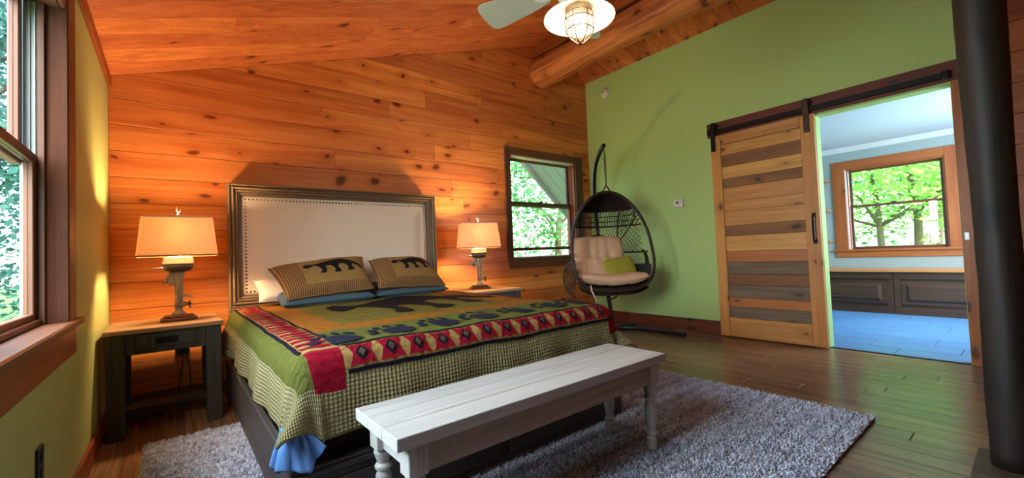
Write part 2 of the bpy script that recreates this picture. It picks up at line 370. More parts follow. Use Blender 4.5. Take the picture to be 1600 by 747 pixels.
def tag(o, label, cat, group=None, kind=None):
    o['label'] = label; o['category'] = cat
    if group: o['group'] = group
    if kind: o['kind'] = kind
    return o
def thing(name, label, cat, loc=(0, 0, 0), rz=0, group=None, kind=None):
    o = bpy.data.objects.new(name, None); COL.objects.link(o); o.location = loc; o.rotation_euler = (0, 0, rz); o.empty_display_size = .1
    return tag(o, label, cat, group, kind)
def struct(o, label, cat): return tag(o, label, cat, kind='structure')
def copy_tree(o, parent=None):
    c = o.copy(); COL.objects.link(c); c.parent = parent
    for ch in o.children: copy_tree(ch, c)
    return c
def sstep(a, b, x): t = max(0, min(1, (x - a) / (b - a))); return t * t * (3 - 2 * t)

XL, XR, YB, YN = -0.342, 4.79, 4.09, -2.4
RX, RZ = 3.885, 3.772
def zc(x): return 2.49 + .33 * x if x <= RX else RZ - .359 * (x - RX)

# ------------------------------------------------------------------ floor
fb = MB().box(XL - .02, XR + .13, YN, YB + .02, -.10, -.006).build('floor', 'floor_wood'); struct(fb, 'brown wood plank floor of the bedroom', 'floor')
pw = .132; x = XL
rw = 0
while x < XR - .001:
    x1 = min(x + pw, XR); y = YB - random.uniform(.3, 1.3) + .02; y1 = YB; rw += 1
    ymin = -.3 if x > 1.2 else .4
    while y1 > ymin:
        MB().box(x + .001, x1 - .001, max(y, YN) + .001, y1 - .001, -.012, 0, .0022).build('floor_plank', 'floor_wood', fb)
        y1 = y; y -= random.choice((.9, 1.2, 1.2, 1.5))
    x += pw

# ------------------------------------------------------------------ back wall of knotty pine boards, with the window hole
WX0, WX1, WZ0, WZ1 = 3.29, 4.47, .94, 2.235
m = MB(); TY = .16
m.box(XL - .2, WX0, YB + .02, YB + TY, -.1, 2.6).box(WX1, XR + .2, YB + .02, YB + TY, -.1, 2.6).box(WX0, WX1, YB + .02, YB + TY, -.1, WZ0).box(WX0, WX1, YB + .02, YB + TY, WZ1, 2.6)
m.prism([(XL - .2, 2.6), (XR + .2, 2.6), (XR + .2, 3.9), (XL - .2, 3.9)], lambda a, b, d: (a, YB + TY - d, b), TY - .02)
wb = m.build('wall_back', 'pine_wall'); struct(wb, 'back wall clad in knotty orange pine boards', 'wall')
seams = [-.0 + .188 * k for k in range(21)]
off = 2.227 - .1896 * 11
seams = [off + .1896 * k for k in range(-1, 21)]
jit = {3: (1.55,), 4: (2.75,), 5: (.9, 3.0), 6: (2.98,), 7: (1.9,), 8: (.75, 2.6), 9: (2.45,), 10: (1.2, 3.1), 11: (2.25, 3.3), 12: (1.1, 2.72), 13: (1.75, 3.2), 14: (2.16, 2.85), 15: (.6, 2.9, 3.95), 16: (1.9, 3.4), 17: (2.3,), 18: (2.95,), 19: ()}
for k in range(len(seams) - 1):
    z0, z1 = max(seams[k], 0) + .0016, seams[k + 1] - .0016
    if z1 < .02: continue
    cuts = [XL] + sorted(jit.get(k, (random.uniform(.6, 1.8), random.uniform(2.4, 3.1)))) + [XR]
    for a, b in zip(cuts, cuts[1:]):
        segs = [(a, b, z0, z1)]
        if z1 > WZ0 and z0 < WZ1 and b > WX0 and a < WX1:
            segs = []
            if a < WX0: segs.append((a, WX0, z0, z1))
            if b > WX1: segs.append((WX1, b, z0, z1))
            if z0 < WZ0 - .01: segs.append((max(a, WX0), min(b, WX1), z0, WZ0))
            if z1 > WZ1 + .01: segs.append((max(a, WX0), min(b, WX1), WZ1, z1))
        for (p, q, r, t) in segs:
            if q - p < .01: continue
            poly = [(p + .0008, r), (q - .0008, r), (q - .0008, t), (p + .0008, t)]
            poly = clip(clip(poly, -.33, 1, 2.49), .359, 1, RZ + .359 * RX)
            if len(poly) < 3: continue
            MB().prism(poly, lambda A, B, d: (A, YB + .02 - d, B), .02 + random.uniform(-.001, .001), .0022).build('board', 'pine_wall', wb)

# ------------------------------------------------------------------ left wall with two window holes (the second behind the camera)
def wall_x(xa, xb, y0, y1, z0, z1, holes):
    mb = MB(); ys = y0
    for (ha, hb, hc, hd) in sorted(holes):
        mb.box(xa, xb, ys, ha, z0, z1); mb.box(xa, xb, ha, hb, z0, hc); mb.box(xa, xb, ha, hb, hd, z1); ys = hb
    return mb.box(xa, xb, ys, y1, z0, z1)
LW = (.92, 2.42, .80, 2.06)
wl_ = wall_x(XL - .108, XL, YN, YB + .1, -.1, 2.50, [(LW[0] - .02, LW[1] + .02, LW[2] - .03, LW[3] + .02)]).build('wall_left', 'paint_green_lamplit'); struct(wl_, 'left wall painted pale yellow green', 'wall')
MB().box(XL, XL + .018, YN, YB, 2.30, 2.382, .004).build('crown_strip', 'pine_trim_y', wl_)
bb = MB().box(XL, XL + .018, YN, YB - .02, 0, .115, .004).build('baseboard_left', 'pine_trim_y'); struct(bb, 'brown wood baseboard along the left wall', 'baseboard')
bb = MB().box(XL + .018, .34, YB - .019, YB, 0, .105, .004).build('baseboard_back', 'dark_trim_x'); struct(bb, 'brown wood baseboard under the pine wall', 'baseboard')
bb2 = MB().box(2.2, XR - .02, YB - .019, YB, 0, .14, .004).build('baseboard_back.001', 'dark_trim_x'); struct(bb2, 'brown wood baseboard under the back window', 'baseboard')
nw = MB().box(XL - .15, XR + .14, YN - .12, YN, -.1, 3.9).build('wall_near', 'pine_wall'); struct(nw, 'pine wall behind the camera', 'wall')

# ------------------------------------------------------------------ right wall, opening to the next room
OY0, OY1, OZ = .385, 1.285, 2.195
wr = wall_x(XR, XR + .13, .20, YB + .1, -.1, 3.72, [(OY0, OY1, -.1, OZ)]).build('wall_right', 'paint_green'); struct(wr, 'right wall painted light green', 'wall')
wr2 = MB().box(XR + .01, XR + .13, YN, .20, -.1, 3.72).build('wall_right_boarded', 'pine_wall'); struct(wr2, 'boarded wall stretch beside the dark post', 'wall')
zz = .06
while zz < 3.45:
    poly = [(-1.2, zz + .0015), (.20, zz + .0015), (.20, min(zz + .225, 3.45) - .0015), (-1.2, min(zz + .225, 3.45) - .0015)]
    MB().prism(poly, lambda A, B, d: (XR + .01 - d, A, B), .02, .002).build('board', 'board_right' if 'board_right' in MATS else 'pine_trim_y', wr2); zz += .2255
bb = MB().box(XR - .018, XR, OY1 + .02, YB - .02, 0, .15, .004).build('baseboard_right', 'header_wood'); struct(bb, 'dark red brown baseboard along the green wall', 'baseboard')
# jamb lining and casing of the opening
tr = MB().box(XR - .022, XR, .29, OY0 - .004, 0, OZ + .01, .003).build('trim_1', 'far_trim_z'); struct(tr, 'red brown casing on the right side of the doorway', 'trim')
pl = MB().box(XR - .024, XR - .0225, .343, .366, .965, 1.02).box(XR - .027, XR - .024, .349, .360, .985, 1.0).build('strike_plate', 'steel', tr)
tr2 = MB().box(XR - .022, XR, .29, 2.315, OZ + .018, 2.372, .003).build('trim_2', 'header_wood'); struct(tr2, 'red brown header board above the sliding door', 'trim')
th = MB().box(XR + .005, XR + .03, OY0, OY1, -.004, .006, .002).build('trim_3', 'black_metal'); struct(th, 'thin dark threshold strip between the two floors', 'trim')

# ------------------------------------------------------------------ ceiling boards, both slopes
cm = MB()
cm.prism([(XL - .2, zc(XL - .2) + .022), (RX, RZ + .022), (XR + .15, zc(XR + .15) + .022), (XR + .15, zc(XR + .15) + .14), (RX, RZ + .16), (XL - .2, zc(XL - .2) + .14)], lambda a, b, d: (a, YN - .1 + d, b), YB + .22 - YN)
ce = cm.build('ceiling', 'pine_ceiling'); struct(ce, 'sloping ceiling of reddish knotty pine boards', 'ceiling')
pb = .2225; y1 = YB; r = 0
nl = math.sqrt(1 + .33 ** 2); nr = math.sqrt(1 + .359 ** 2)
def slope_fn(A, B, d, sgn):
    if sgn < 0: n = (-.33 / nl, 1 / nl)
    else: n = (.359 / nr, 1 / nr)
    t = .021 - d
    return (A + n[0] * t, B, zc(A) + n[1] * t)
while y1 > -.2:
    y0 = y1 - pb if y1 < YB - .01 else 3.862
    xs = [XL + .002] + sorted({0: (2.0,), 1: (.9, 2.9), 2: (1.35,), 3: (.35, 2.2), 4: (1.75,)}.get(r, (random.uniform(.4, 1.6), random.uniform(2.2, 3.4)))) + [RX - .008]
    for a, b in zip(xs, xs[1:]):
        MB().prism([(a + .0006, y0 + .001), (b - .0006, y0 + .001), (b - .0006, y1 - .001), (a + .0006, y1 - .001)], lambda A, B, d: slope_fn(A, B, d, -1), .021, .0022).build('ceiling_board', 'pine_ceiling', ce)
    MB().prism([(RX + .008, y0 + .001), (XR - .002, y0 + .001), (XR - .002, y1 - .001), (RX + .008, y1 - .001)], lambda A, B, d: slope_fn(A, B, d, 1), .021, .0022).build('ceiling_board', 'pine_ceiling', ce)
    y1 = y0; r += 1

# ridge log and the squared board on top of it
lg = thing('ridge_log', 'thick peeled log beam running under the ceiling ridge', 'beam', (RX, YB, 3.395))
def logpt(y, a):
    r = .186 + .012 * math.sin(y * 2.1 + 1) + .010 * noise.noise(Vector((math.cos(a) * 1.2, y * 1.1, math.sin(a) * 1.2)) * 1.3)
    for (ky, ka, amp, w) in ((-1.55, 3.9, .030, .30), (-2.35, 4.6, .026, .24), (-.8, 3.5, .012, .2)):
        da = math.atan2(math.sin(a - ka), math.cos(a - ka)); r += amp * math.exp(-((y - ky) / w) ** 2 - (da / .7) ** 2)
    return r
mb = MB(); na = 36; ys = [-(YB - YN) * k / 110 for k in range(111)]
vs = [(logpt(y, 2 * PI * k / na) * math.cos(2 * PI * k / na) + .015 * math.sin(y * 1.4), y - (.004 if y == 0 else 0), logpt(y, 2 * PI * k / na) * math.sin(2 * PI * k / na) + .012 * math.sin(y * 1.9)) for y in ys for k in range(na)]
fs = [(i * na + k, i * na + (k + 1) % na, (i + 1) * na + (k + 1) % na, (i + 1) * na + k) for i in range(110) for k in range(na)]
mb.add(vs, fs).build('log', 'log', lg, True)
MB().box(-.115, .13, -(YB - YN), -.004, .175, .345, .006).build('ridge_board', 'pine_trim_y', lg)

# dark log post on its low plinth
po = thing('log_post', 'dark rough log post standing on a low wooden plinth', 'post', (2.52, .108, 0))
mb = MB(); nz = 60; na = 24
vs = []
for i in range(nz + 1):
    z = .10 + (zc(2.52) + .03 - .10) * i / nz
    for k in range(na):
        a = 2 * PI * k / na
        r = .063 + .006 * noise.noise(Vector((math.cos(a), math.sin(a), z * 1.6))) + .003 * noise.noise(Vector((math.cos(a) * 3, math.sin(a) * 3, z * 7)))
        r += .010 * math.exp(-((z - 2.0) / .5) ** 2)
        vs.append((r * math.cos(a) + .006 * math.sin(z * 2.2), r * math.sin(a), z))
mb.add(vs, [(i * na + k, i * na + (k + 1) % na, (i + 1) * na + (k + 1) % na, (i + 1) * na + k) for i in range(nz) for k in range(na)] + [tuple(range(na))[::-1]]).build('post', 'post_wood', po, True)
MB().box(-.165, .145, -.26, .105, 0, .10, .006).build('plinth', 'plinth_wood', po)

# ------------------------------------------------------------------ windows
def sash(parent, name, fn, a0, a1, z0, z1, w, dep0, dep1, mat_r, mat_s, mid=None):
    """fn(a, d, z) -> 3D box corner; a along the wall, d depth"""
    s = thing(name, '', ''); del s['label']; del s['category']; s.parent = parent
    def bx(n, aa, ab, za, zb, mt):
        p = fn(aa, dep0, za); q = fn(ab, dep1, zb); MB().box(p[0], q[0], p[1], q[1], p[2], q[2], .003).build(n, mt, s)
    bx('sash_stile', a0, a0 + w, z0, z1, mat_s); bx('sash_stile', a1 - w, a1, z0, z1, mat_s)
    bx('sash_rail', a0 + w, a1 - w, z0, z0 + w, mat_r); bx('sash_rail', a0 + w, a1 - w, z1 - w * .8, z1, mat_r)
    dm = (dep0 + dep1) / 2; p = fn(a0 + w, dm - .002, z0 + w); q = fn(a1 - w, dm + .002, z1 - w * .8)
    MB().box(p[0], q[0], p[1], q[1], p[2], q[2]).build('pane', 'window_glass', s)
# window_1: left wall, two units
w1 = thing('window_1', 'double hung wooden window on the left wall', 'window', kind='structure')
fx = lambda a, d, z: (XL - d, a, z)
y0, y1, z0, z1 = LW
MB().box(XL, XL + .022, y1 + .0205, y1 + .18, z0 - .02, z1 + .17, .003).build('casing', 'dark_trim_z', w1)
MB().box(XL, XL + .022, y0 - .18, y0, z0 - .02, z1 + .17, .003).build('casing', 'dark_trim_z', w1)
MB().box(XL, XL + .020, y0, y1, z1, z1 + .16, .003).build('head_casing', 'dark_trim_y', w1)
MB().box(XL - .106, XL + .022, y1, y1 + .02, z0, z1, .002).build('jamb', 'jamb_dark', w1)
MB().box(XL - .106, XL, y0 - .02, y0, z0, z1, .002).build('jamb', 'dark_trim_z', w1)
MB().box(XL - .106, XL, y0, y1, z1 - .002, z1 + .02, .002).build('jamb', 'dark_trim_y', w1)
MB().box(XL - .10, XL + .042, y0 - .2, y1 + .225, z0 - .028, z0, .006).build('stool', 'dark_trim_y', w1)
MB().box(XL, XL + .02, y0 - .16, y1 + .19, z0 - .148, z0 - .028, .004).build('apron', 'pine_trim_y', w1)
MB().box(XL - .060, XL - .040, y1 - .014, y1, z0, z1, .002).build('stop', 'dark_trim_z', w1)
mb = MB().box(XL - .106, XL - .060, y1 - .006, y1, z0, z1)
for k in range(3): mb.box(XL - .068 - .014 * k, XL - .064 - .014 * k, y1 - .014, y1 - .006, z0, z1)
mb.build('jamb_liner', 'vinyl', w1)
MB().box(XL - .14, XL - .05, y0 + .705, y0 + .755, z0, z1, .003).build('mullion', 'dark_trim_z', w1)
for (a0, a1) in ((y0, y0 + .705), (y0 + .755, y1 - .012)):
    sash(w1, 'lower_sash', fx, a0, a1, z0, 1.455, .045, .062, .092, 'dark_trim_y', 'dark_trim_z')
    sash(w1, 'upper_sash', fx, a0, a1, 1.41, z1, .045, .098, .128, 'dark_trim_y', 'dark_trim_z')
MB().box(XL - .088, XL - .048, y0 + .755, y1 - .012, z0, z0 + .022, .003).build('sill_stop', 'dark_trim_y', w1)
# window_2: back wall
w2 = thing('window_2', 'double hung window in the pine back wall', 'window', kind='structure')
fy = lambda a, d, z: (a, YB + d, z)
for (a, b, c, d, mt) in ((WX0 - .08, WX0, WZ0 - .02, WZ1 + .095, 'dark_trim_z'), (WX1, WX1 + .145, WZ0 - .02, WZ1 + .095, 'dark_trim_z'), (WX0, WX1, WZ1, WZ1 + .095, 'dark_trim_x'), (WX0 - .07, WX1 + .14, WZ0 - .125, WZ0 - .02, 'dark_trim_x')):
    MB().box(a, b, YB - .022, YB, c, d, .003).build('casing', mt, w2)
MB().box(WX0 - .08, WX1 + .14, YB - .03, YB + .07, WZ0 - .022, WZ0, .004).build('sill', 'dark_trim_x', w2)
MB().box(WX0 + .02, WX1 - .02, YB + .07, YB + .20, WZ0 - .03, WZ0 + .012, .004).build('outer_sill', 'paint_white', w2)
MB().box(WX0, WX0 + .018, YB, YB + .17, WZ0, WZ1, .002).build('jamb', 'pine_trim_z', w2)
MB().box(WX1 - .018, WX1, YB, YB + .17, WZ0, WZ1, .002).build('jamb', 'pine_trim_z', w2)
MB().box(WX0 + .018, WX1 - .018, YB, YB + .17, WZ1 - .018, WZ1, .002).build('jamb', 'paint_white', w2)
MB().box(WX1 - .030, WX1 - .018, YB + .045, YB + .06, WZ0, WZ1, .002).build('stop', 'pine_trim_z', w2)
sash(w2, 'lower_sash', fy, WX0 + .018, WX1 - .03, 1.03, 1.66, .038, .06, .088, 'dark_trim_x', 'dark_trim_z')
sash(w2, 'upper_sash', fy, WX0 + .018, WX1 - .03, 1.60, WZ1 - .018, .038, .095, .123, 'dark_trim_x', 'dark_trim_z')
MB().box(3.83, 3.88, YB + .05, YB + .085, 1.66, 1.675, .003).build('sash_lock', 'bronze', w2)

# ------------------------------------------------------------------ the next room
FX = 7.81
ft = MB().box(XR + .03, FX + .1, -.6, 3.0, -.10, -.008).build('floor_tiled', 'grout'); struct(ft, 'blue grey slate tile floor of the next room', 'floor')
yy = -.02; row = 0
xs0 = XR + .032
rowx = xs0; row = 0
while rowx < 7.42:
    off2 = (.0, .22, .41)[row % 3]; yy = -.35 + off2 - .6
    while yy < 2.4:
        a, b = max(yy, -.5), min(yy + .60, 2.5)
        if b - a > .05: MB().box(rowx + .003, min(rowx + .297, 7.46), a + .003, b - .003, -.012, 0, .002).build('tile', 'slate_tile', ft)
        yy += .60
    rowx += .30; row += 1
FW = (.73, 1.78, .86, 2.04)
wf = wall_x(FX, FX + .14, -.6, 3.0, -.1, 2.36, [FW]).build('wall_far', 'paint_grey'); struct(wf, 'grey wall with window in the next room', 'wall')
ws = MB().box(XR + .13, FX + .1, 2.6, 2.7, -.1, 2.4).build('wall_far_side', 'paint_grey'); struct(ws, 'grey side wall of the next room', 'wall')
ws = MB().box(XR + .13, 5.5, -.58, -.48, -.1, 2.4).box(7.1, FX + .1, -.58, -.48, -.1, 2.4).box(5.5, 7.1, -.58, -.48, -.1, .95).box(5.5, 7.1, -.58, -.48, 2.15, 2.4).build('wall_far_near', 'paint_grey'); struct(ws, 'grey side wall near the doorway in the next room', 'wall')
cf = MB().box(XR + .13, FX + .1, -.6, 2.7, 2.36, 2.46).build('ceiling_far', 'paint_ceiling'); struct(cf, 'pale ceiling of the next room', 'ceiling')
MB().prism([(FX, 2.36), (FX, 2.30), (FX - .09, 2.36)], lambda a, b, d: (a, -.5 + d, b), 3.1).build('cove_strip', 'paint_white', cf)
w3 = thing('window_3', 'double hung window in the next room', 'window', kind='structure')
fz = lambda a, d, z: (FX + d, a, z)
a0, a1, z0, z1 = FW
for (a, b, c, d, mt) in ((a0 - .11, a0, z0 - .02, z1 + .12, 'far_trim_z'), (a1, a1 + .15, z0 - .02, z1 + .12, 'far_trim_z'), (a0, a1, z1, z1 + .12, 'far_trim_y'), (a0 - .11, a1 + .15, z0 - .115, z0 - .03, 'far_trim_y')):
    MB().box(FX - .022, FX, a, b, c, d, .003).build('casing', mt, w3)
MB().box(FX - .05, FX + .05, a0 - .13, a1 + .17, z0 - .03, z0, .004).build('stool', 'far_trim_y', w3)
for (a, b, c, d, mt) in ((a0, a0 + .018, z0, z1, 'far_trim_z'), (a1 - .018, a1, z0, z1, 'paint_white'), (a0 + .018, a1 - .018, z1 - .018, z1, 'far_trim_y')):
    MB().box(FX, FX + .14, a, b, c, d, .002).build('jamb', mt, w3)
MB().box(FX + .02, FX + .04, a1 - .034, a1 - .018, z0, z1, .002).build('stop', 'far_trim_z', w3)
sash(w3, 'lower_sash', fz, a0 + .018, a1 - .034, z0, 1.50, .034, .045, .07, 'dark_trim_y', 'dark_trim_z')
sash(w3, 'upper_sash', fz, a0 + .018, a1 - .034, 1.47, z1 - .018, .034, .075, .10, 'dark_trim_y', 'dark_trim_z')
MB().box(FX + .03, FX + .07, 1.23, 1.28, 1.50, 1.515, .003).build('sash_lock', 'bronze', w3)
# window seat: dark panelled cabinet and wooden top
for i, (a, b) in enumerate(((.10, 1.245), (1.25, 2.58))):
    cb = thing('window_seat_cabinet', ('dark brown raised panel cabinet right under the window seat, nearer the post', 'dark brown raised panel cabinet left under the window seat, nearer the sliding door')[i], 'cabinet', (7.41, (a + b) / 2, 0), group='window seat cabinets')
    h = (b - a) / 2
    MB().box(.02, .39, -h, h, 0, .545, .003).build('body', 'cabinet_dark', cb)
    MB().box(0, .02, -h, h, .0, .10, .003).build('kick_rail', 'cabinet_dark', cb)
    MB().box(0, .02, -h, h, .46, .545, .003).build('top_rail', 'cabinet_dark', cb)
    MB().box(0, .02, -h, -h + .07, .10, .46, .003).build('stile', 'cabinet_dark', cb); MB().box(0, .02, h - .07, h, .10, .46, .003).build('stile', 'cabinet_dark', cb)
    q0, q1 = (-h + .13, h - .10) if i == 0 else (-h + .10, h - .64)
    q0 = -h + .1
    MB().box(-.004, .02, -h + .07, h - .07, .13, .435, .004).build('panel_frame', 'cabinet_dark', cb)
    mb = MB(); y0_, y1_, za, zb = -h + .12, h - .12, .17, .395
    vs = [(-.004, y0_, za), (-.004, y1_, za), (-.004, y1_, zb), (-.004, y0_, zb), (-.022, y0_ + .03, za + .03), (-.022, y1_ - .03, za + .03), (-.022, y1_ - .03, zb - .03), (-.022, y0_ + .03, zb - .03)]
    mb.add(vs, [(4, 7, 6, 5), (0, 4, 5, 1), (1, 5, 6, 2), (2, 6, 7, 3), (3, 7, 4, 0)]).build('raised_panel', 'cabinet_dark', cb)
o = thing('built_in_bench', 'long pale wooden bench board over the dark cabinets', 'bench', (7.59, 1.345, .55)); MB().box(-.215, .22, -1.245, 1.245, 0, .04, .006).build('seat_board', 'seat_top', o)
for i, z in enumerate((1.905, 1.462, .998)):
    t = thing('wall_shelf', ('highest short wooden shelf left of the far window', 'middle short wooden shelf left of the far window', 'lowest short wooden shelf left of the far window')[i], 'shelf', (FX, 2.28, z), group='shelves beside the far window')
    MB().box(-.18, 0, -.32, .31, -.024, 0, .003).build('shelf_board', 'seat_top', t)
    MB().prism([(-.13, -.024), (-.0, -.024), (0, -.13)][::-1], lambda a, b, d: (a, .1 + d, b), .02).build('bracket', 'seat_top', t)

# ------------------------------------------------------------------ sliding barn door, track
d1 = thing('door_1', 'sliding plank barn door of mixed light and dark boards', 'door', (4.70, 1.763, .012), kind='structure')
DW = .488; DT = .045; DH = 2.19
def dbox(n, mt, y0, y1, z0, z1, x0=0, x1=DT, c=.004): return MB().box(x0, x1, y0, y1, z0, z1, c).build(n, mt, d1)
dbox('stile', 'door_light_z', -DW, -DW + .115, 0, DH); dbox('stile', 'door_light_z', DW - .105, DW, 0, DH)
dbox('bottom_rail', 'door_light_y', -DW + .1155, DW - .1055, 0, .205); dbox('top_rail', 'door_light_y', -DW + .1155, DW - .1055, 2.085, DH)
pz = [2.093, 1.965, 1.838, 1.704, 1.606, 1.458, 1.349, 1.192, 1.08, 0.916, 0.815, 0.686, 0.572, 0.465, 0.38, 0.213]
pz = [2.083, 1.965, 1.838, 1.704, 1.606, 1.458, 1.349, 1.192, 1.08, 0.916, 0.800, 0.672, 0.552, 0.420, 0.323, 0.205]
pm = ['door_light_y', 'door_brown', 'door_light_y', 'door_brown', 'door_light_y', 'door_light_y', 'door_light_y', 'door_brown', 'door_light_y', 'door_orange', 'door_grey', 'door_brown', 'door_grey', 'door_orange', 'door_grey']
for k, mt in enumerate(pm): dbox('plank', mt, -DW + .1155, DW - .1055, pz[k + 1] + .001, pz[k] - .001, .012, DT - .002, .002)
hd = MB().tube([(-.004, -DW + .045, .985), (-.030, -DW + .045, 1.0), (-.034, -DW + .045, 1.11), (-.030, -DW + .045, 1.22), (-.004, -DW + .045, 1.235)], .011, 8)
hd.box(-.008, 0, -DW + .028, -DW + .062, .965, 1.005, .003).box(-.008, 0, -DW + .028, -DW + .062, 1.215, 1.255, .003).build('handle', 'black_metal', d1)
for y in (-.430, .455):
    h = MB().box(-.010, -.002, y - .025, y + .025, 2.02, 2.335, .003).build('hanger', 'bronze' if y < 0 else 'black_metal', d1)
    MB().lathe([(.001, 0), (.036, .0), (.036, .02), (.001, .02)], n=16).xf(Matrix.Translation((.006, y, 2.312)) @ Matrix.Rotation(PI / 2, 4, 'Y')).build('wheel', 'black_metal', h)
    for zb in (2.06, 2.16): MB().lathe([(.001, 0), (.010, 0), (.008, .006), (.001, .006)], n=8).xf(Matrix.Translation((-.010, y, zb)) @ Matrix.Rotation(-PI / 2, 4, 'Y')).build('bolt', 'black_metal', h)
tk = thing('door_track', 'black flat steel track for the sliding door', 'track', (4.72, 1.3, 2.26))
MB().box(-.004, .004, -.915, .99, -.027, .020, .002).build('rail', 'black_metal', tk)
for y in (-.86, -.3, .3, .86): MB().lathe([(.001, 0), (.013, 0), (.013, .044), (.001, .044)], n=10).xf(Matrix.Translation((.004, y, 0)) @ Matrix.Rotation(PI / 2, 4, 'Y')).build('spacer', 'black_metal', tk)
for y in (-.90, .965): MB().box(-.022, .006, y - .02, y + .02, -.035, .03, .004).build('end_stop', 'black_metal', tk)

# ------------------------------------------------------------------ wall devices
o = thing('smoke_detector', 'round white smoke detector high on the green wall', 'detector', (XR, 3.73, 3.20))
R = Matrix.Rotation(-PI / 2, 4, 'Y')
MB().lathe([(.001, 0), (.072, 0), (.072, .012), (.066, .02), (.001, .02)], n=24).xf(R).build('base', 'white_plastic', o, True)
MB().lathe([(.056, .018), (.056, .036), (.046, .046), (.001, .048)], n=24).xf(R).build('cover', 'white_plastic', o, True)
MB().lathe([(.001, .046), (.012, .046), (.010, .053), (.001, .053)], c=(.012, .016), n=10).xf(R).build('button', 'grey_plastic', o)
o = thing('thermostat', 'small white thermostat on the green wall beside the hanging chair', 'thermostat', (XR, 2.712, 1.52))
MB().box(-.028, 0, -.062, .062, -.048, .048, .006).build('case', 'white_plastic', o)
MB().box(-.0295, -.028, -.005, .020, -.003, .024).build('display', 'screen', o)
for z in (.0, .02): MB().box(-.0305, -.028, -.036, -.026, z, z + .01, .001).build('button', 'grey_plastic', o)
o = thing('wall_outlet', 'black outlet plate low on the left wall under the window', 'outlet', (XL, 2.05, .38))
MB().box(0, .008, -.038, .038, -.06, .06, .003).build('plate', 'black_plastic', o)
for z in (.026, -.026): MB().box(.008, .011, -.017, .017, z - .015, z + .015, .002).build('socket', 'black_metal', o)
o = thing('wall_outlet', 'black outlet with a plug under the lamp behind the left nightstand', 'outlet', (.055, YB - .02 + .02, .40))
MB().box(-.042, .042, -.028, 0, -.055, .055, .004).build('plate', 'black_plastic', o)
MB().box(-.018, .018, -.055, -.028, -.03, .01, .005).build('plug', 'black_plastic', o)
MB().tube([(0, -.05, -.03), (.0, -.06, -.12), (-.02, -.07, -.25), (-.03, -.10, -.36), (-.10, -.2, -.394), (-.22, -.24, -.394), (-.30, -.30, -.394)], .004, 6).build('cord', 'black_plastic', o, True)
MB().tube([(.01, -.04, -.03), (.03, -.05, -.10), (.045, -.05, -.18), (.045, -.07, -.28), (.04, -.09, -.36)], .004, 6).build('cord', 'black_plastic', o, True)

# ------------------------------------------------------------------ rug
RX0, RX1, RY0, RY1 = -.13, 3.03, .625, 3.17
rg = thing('rug', 'pale grey shaggy rug under bed and bench', 'rug', ((RX0 + RX1) / 2, (RY0 + RY1) / 2, 0))
hx, hy = (RX1 - RX0) / 2, (RY1 - RY0) / 2
MB().box(-hx, hx, -hy, hy, .001, .014, .003).build('backing', 'rug_base', rg)
vs = []; fs = []; rnd = random.Random(3)
for _ in range(150000):
    px_, py_ = rnd.uniform(-hx, hx), rnd.uniform(-hy, hy)
    if .46 < px_ + 1.45 < 2.0 and py_ + 1.9 > 1.75 : continue
    a = rnd.uniform(0, 2 * PI); w = rnd.uniform(.0024, .0046); h = rnd.uniform(.008, .017); ln = rnd.uniform(.005, .014); b = rnd.uniform(0, 2 * PI)
    dx, dy = math.cos(a) * w, math.sin(a) * w; lx, ly = math.cos(b) * ln, math.sin(b) * ln
    n = len(vs); z = .013
    vs += [(px_ - dx, py_ - dy, z), (px_ + dx, py_ + dy, z), (px_ + dx + lx, py_ + dy + ly, z + h), (px_ - dx + lx, py_ - dy + ly, z + h * .9)]
    fs.append((n, n + 1, n + 2, n + 3))
o = MB().add(vs, fs).build('pile', 'rug_pile', rg); o['kind'] = 'stuff'

# ------------------------------------------------------------------ bed
BX0, BX1, BY0, BY1 = .315, 2.095, 1.62, 3.97
bx = (BX0 + BX1) / 2; bw = (BX1 - BX0) / 2
bed = thing('bed', 'grey brown wooden bed with cream upholstered nailhead headboard', 'bed', (bx, 3.98, 0))
P = lambda X: X - bx
q = lambda Y: Y - 3.98
MB().box(-bw, -bw + .03, q(BY0) + .03, q(BY1), .035, .29, .004).build('side_rail', 'bed_wood_y', bed)
MB().box(bw - .03, bw, q(BY0) + .03, q(BY1), .035, .29, .004).build('side_rail', 'bed_wood_y', bed)
MB().box(-bw, bw, q(BY0), q(BY0) + .03, .035, .25, .004).build('footboard', 'bed_wood_x', bed)
MB().box(-bw - .006, bw + .006, q(BY0) - .012, q(BY0) + .03, .25, .275, .006).box(-bw - .002, bw + .002, q(BY0) - .006, q(BY0) + .03, .2755, .292, .004).build('cap_moulding', 'bed_wood_x', bed)
for s in (-1, 1):
    dr = MB().box(min(s * .03, s * (bw - .06)), max(s * .03, s * (bw - .06)), q(BY0) - .012, q(BY0), .065, .225, .005).build('drawer', 'bed_wood_x', bed)
    MB().lathe([(.001, 0), (.008, 0), (.008, .012), (.016, .02), (.012, .03), (.001, .032)], n=12).xf(Matrix.Translation((s * bw / 2, q(BY0) - .012, .145)) @ Matrix.Rotation(PI / 2, 4, 'X')).build('knob', 'black_metal', dr, True)
for sx in (-1, 1):
    for yy in (q(BY0) + .05, q(BY1) - .1): MB().box(sx * bw - .045 * (sx > 0), sx * bw + .045 * (sx < 0), yy - .04, yy + .04, 0, .10 if True else 0, .003).build('leg', 'bed_wood_x', bed)
MB().box(-bw + .03, bw - .03, q(BY0) + .03, q(BY1), .235, .26).build('slat_deck', 'bed_wood_y', bed)
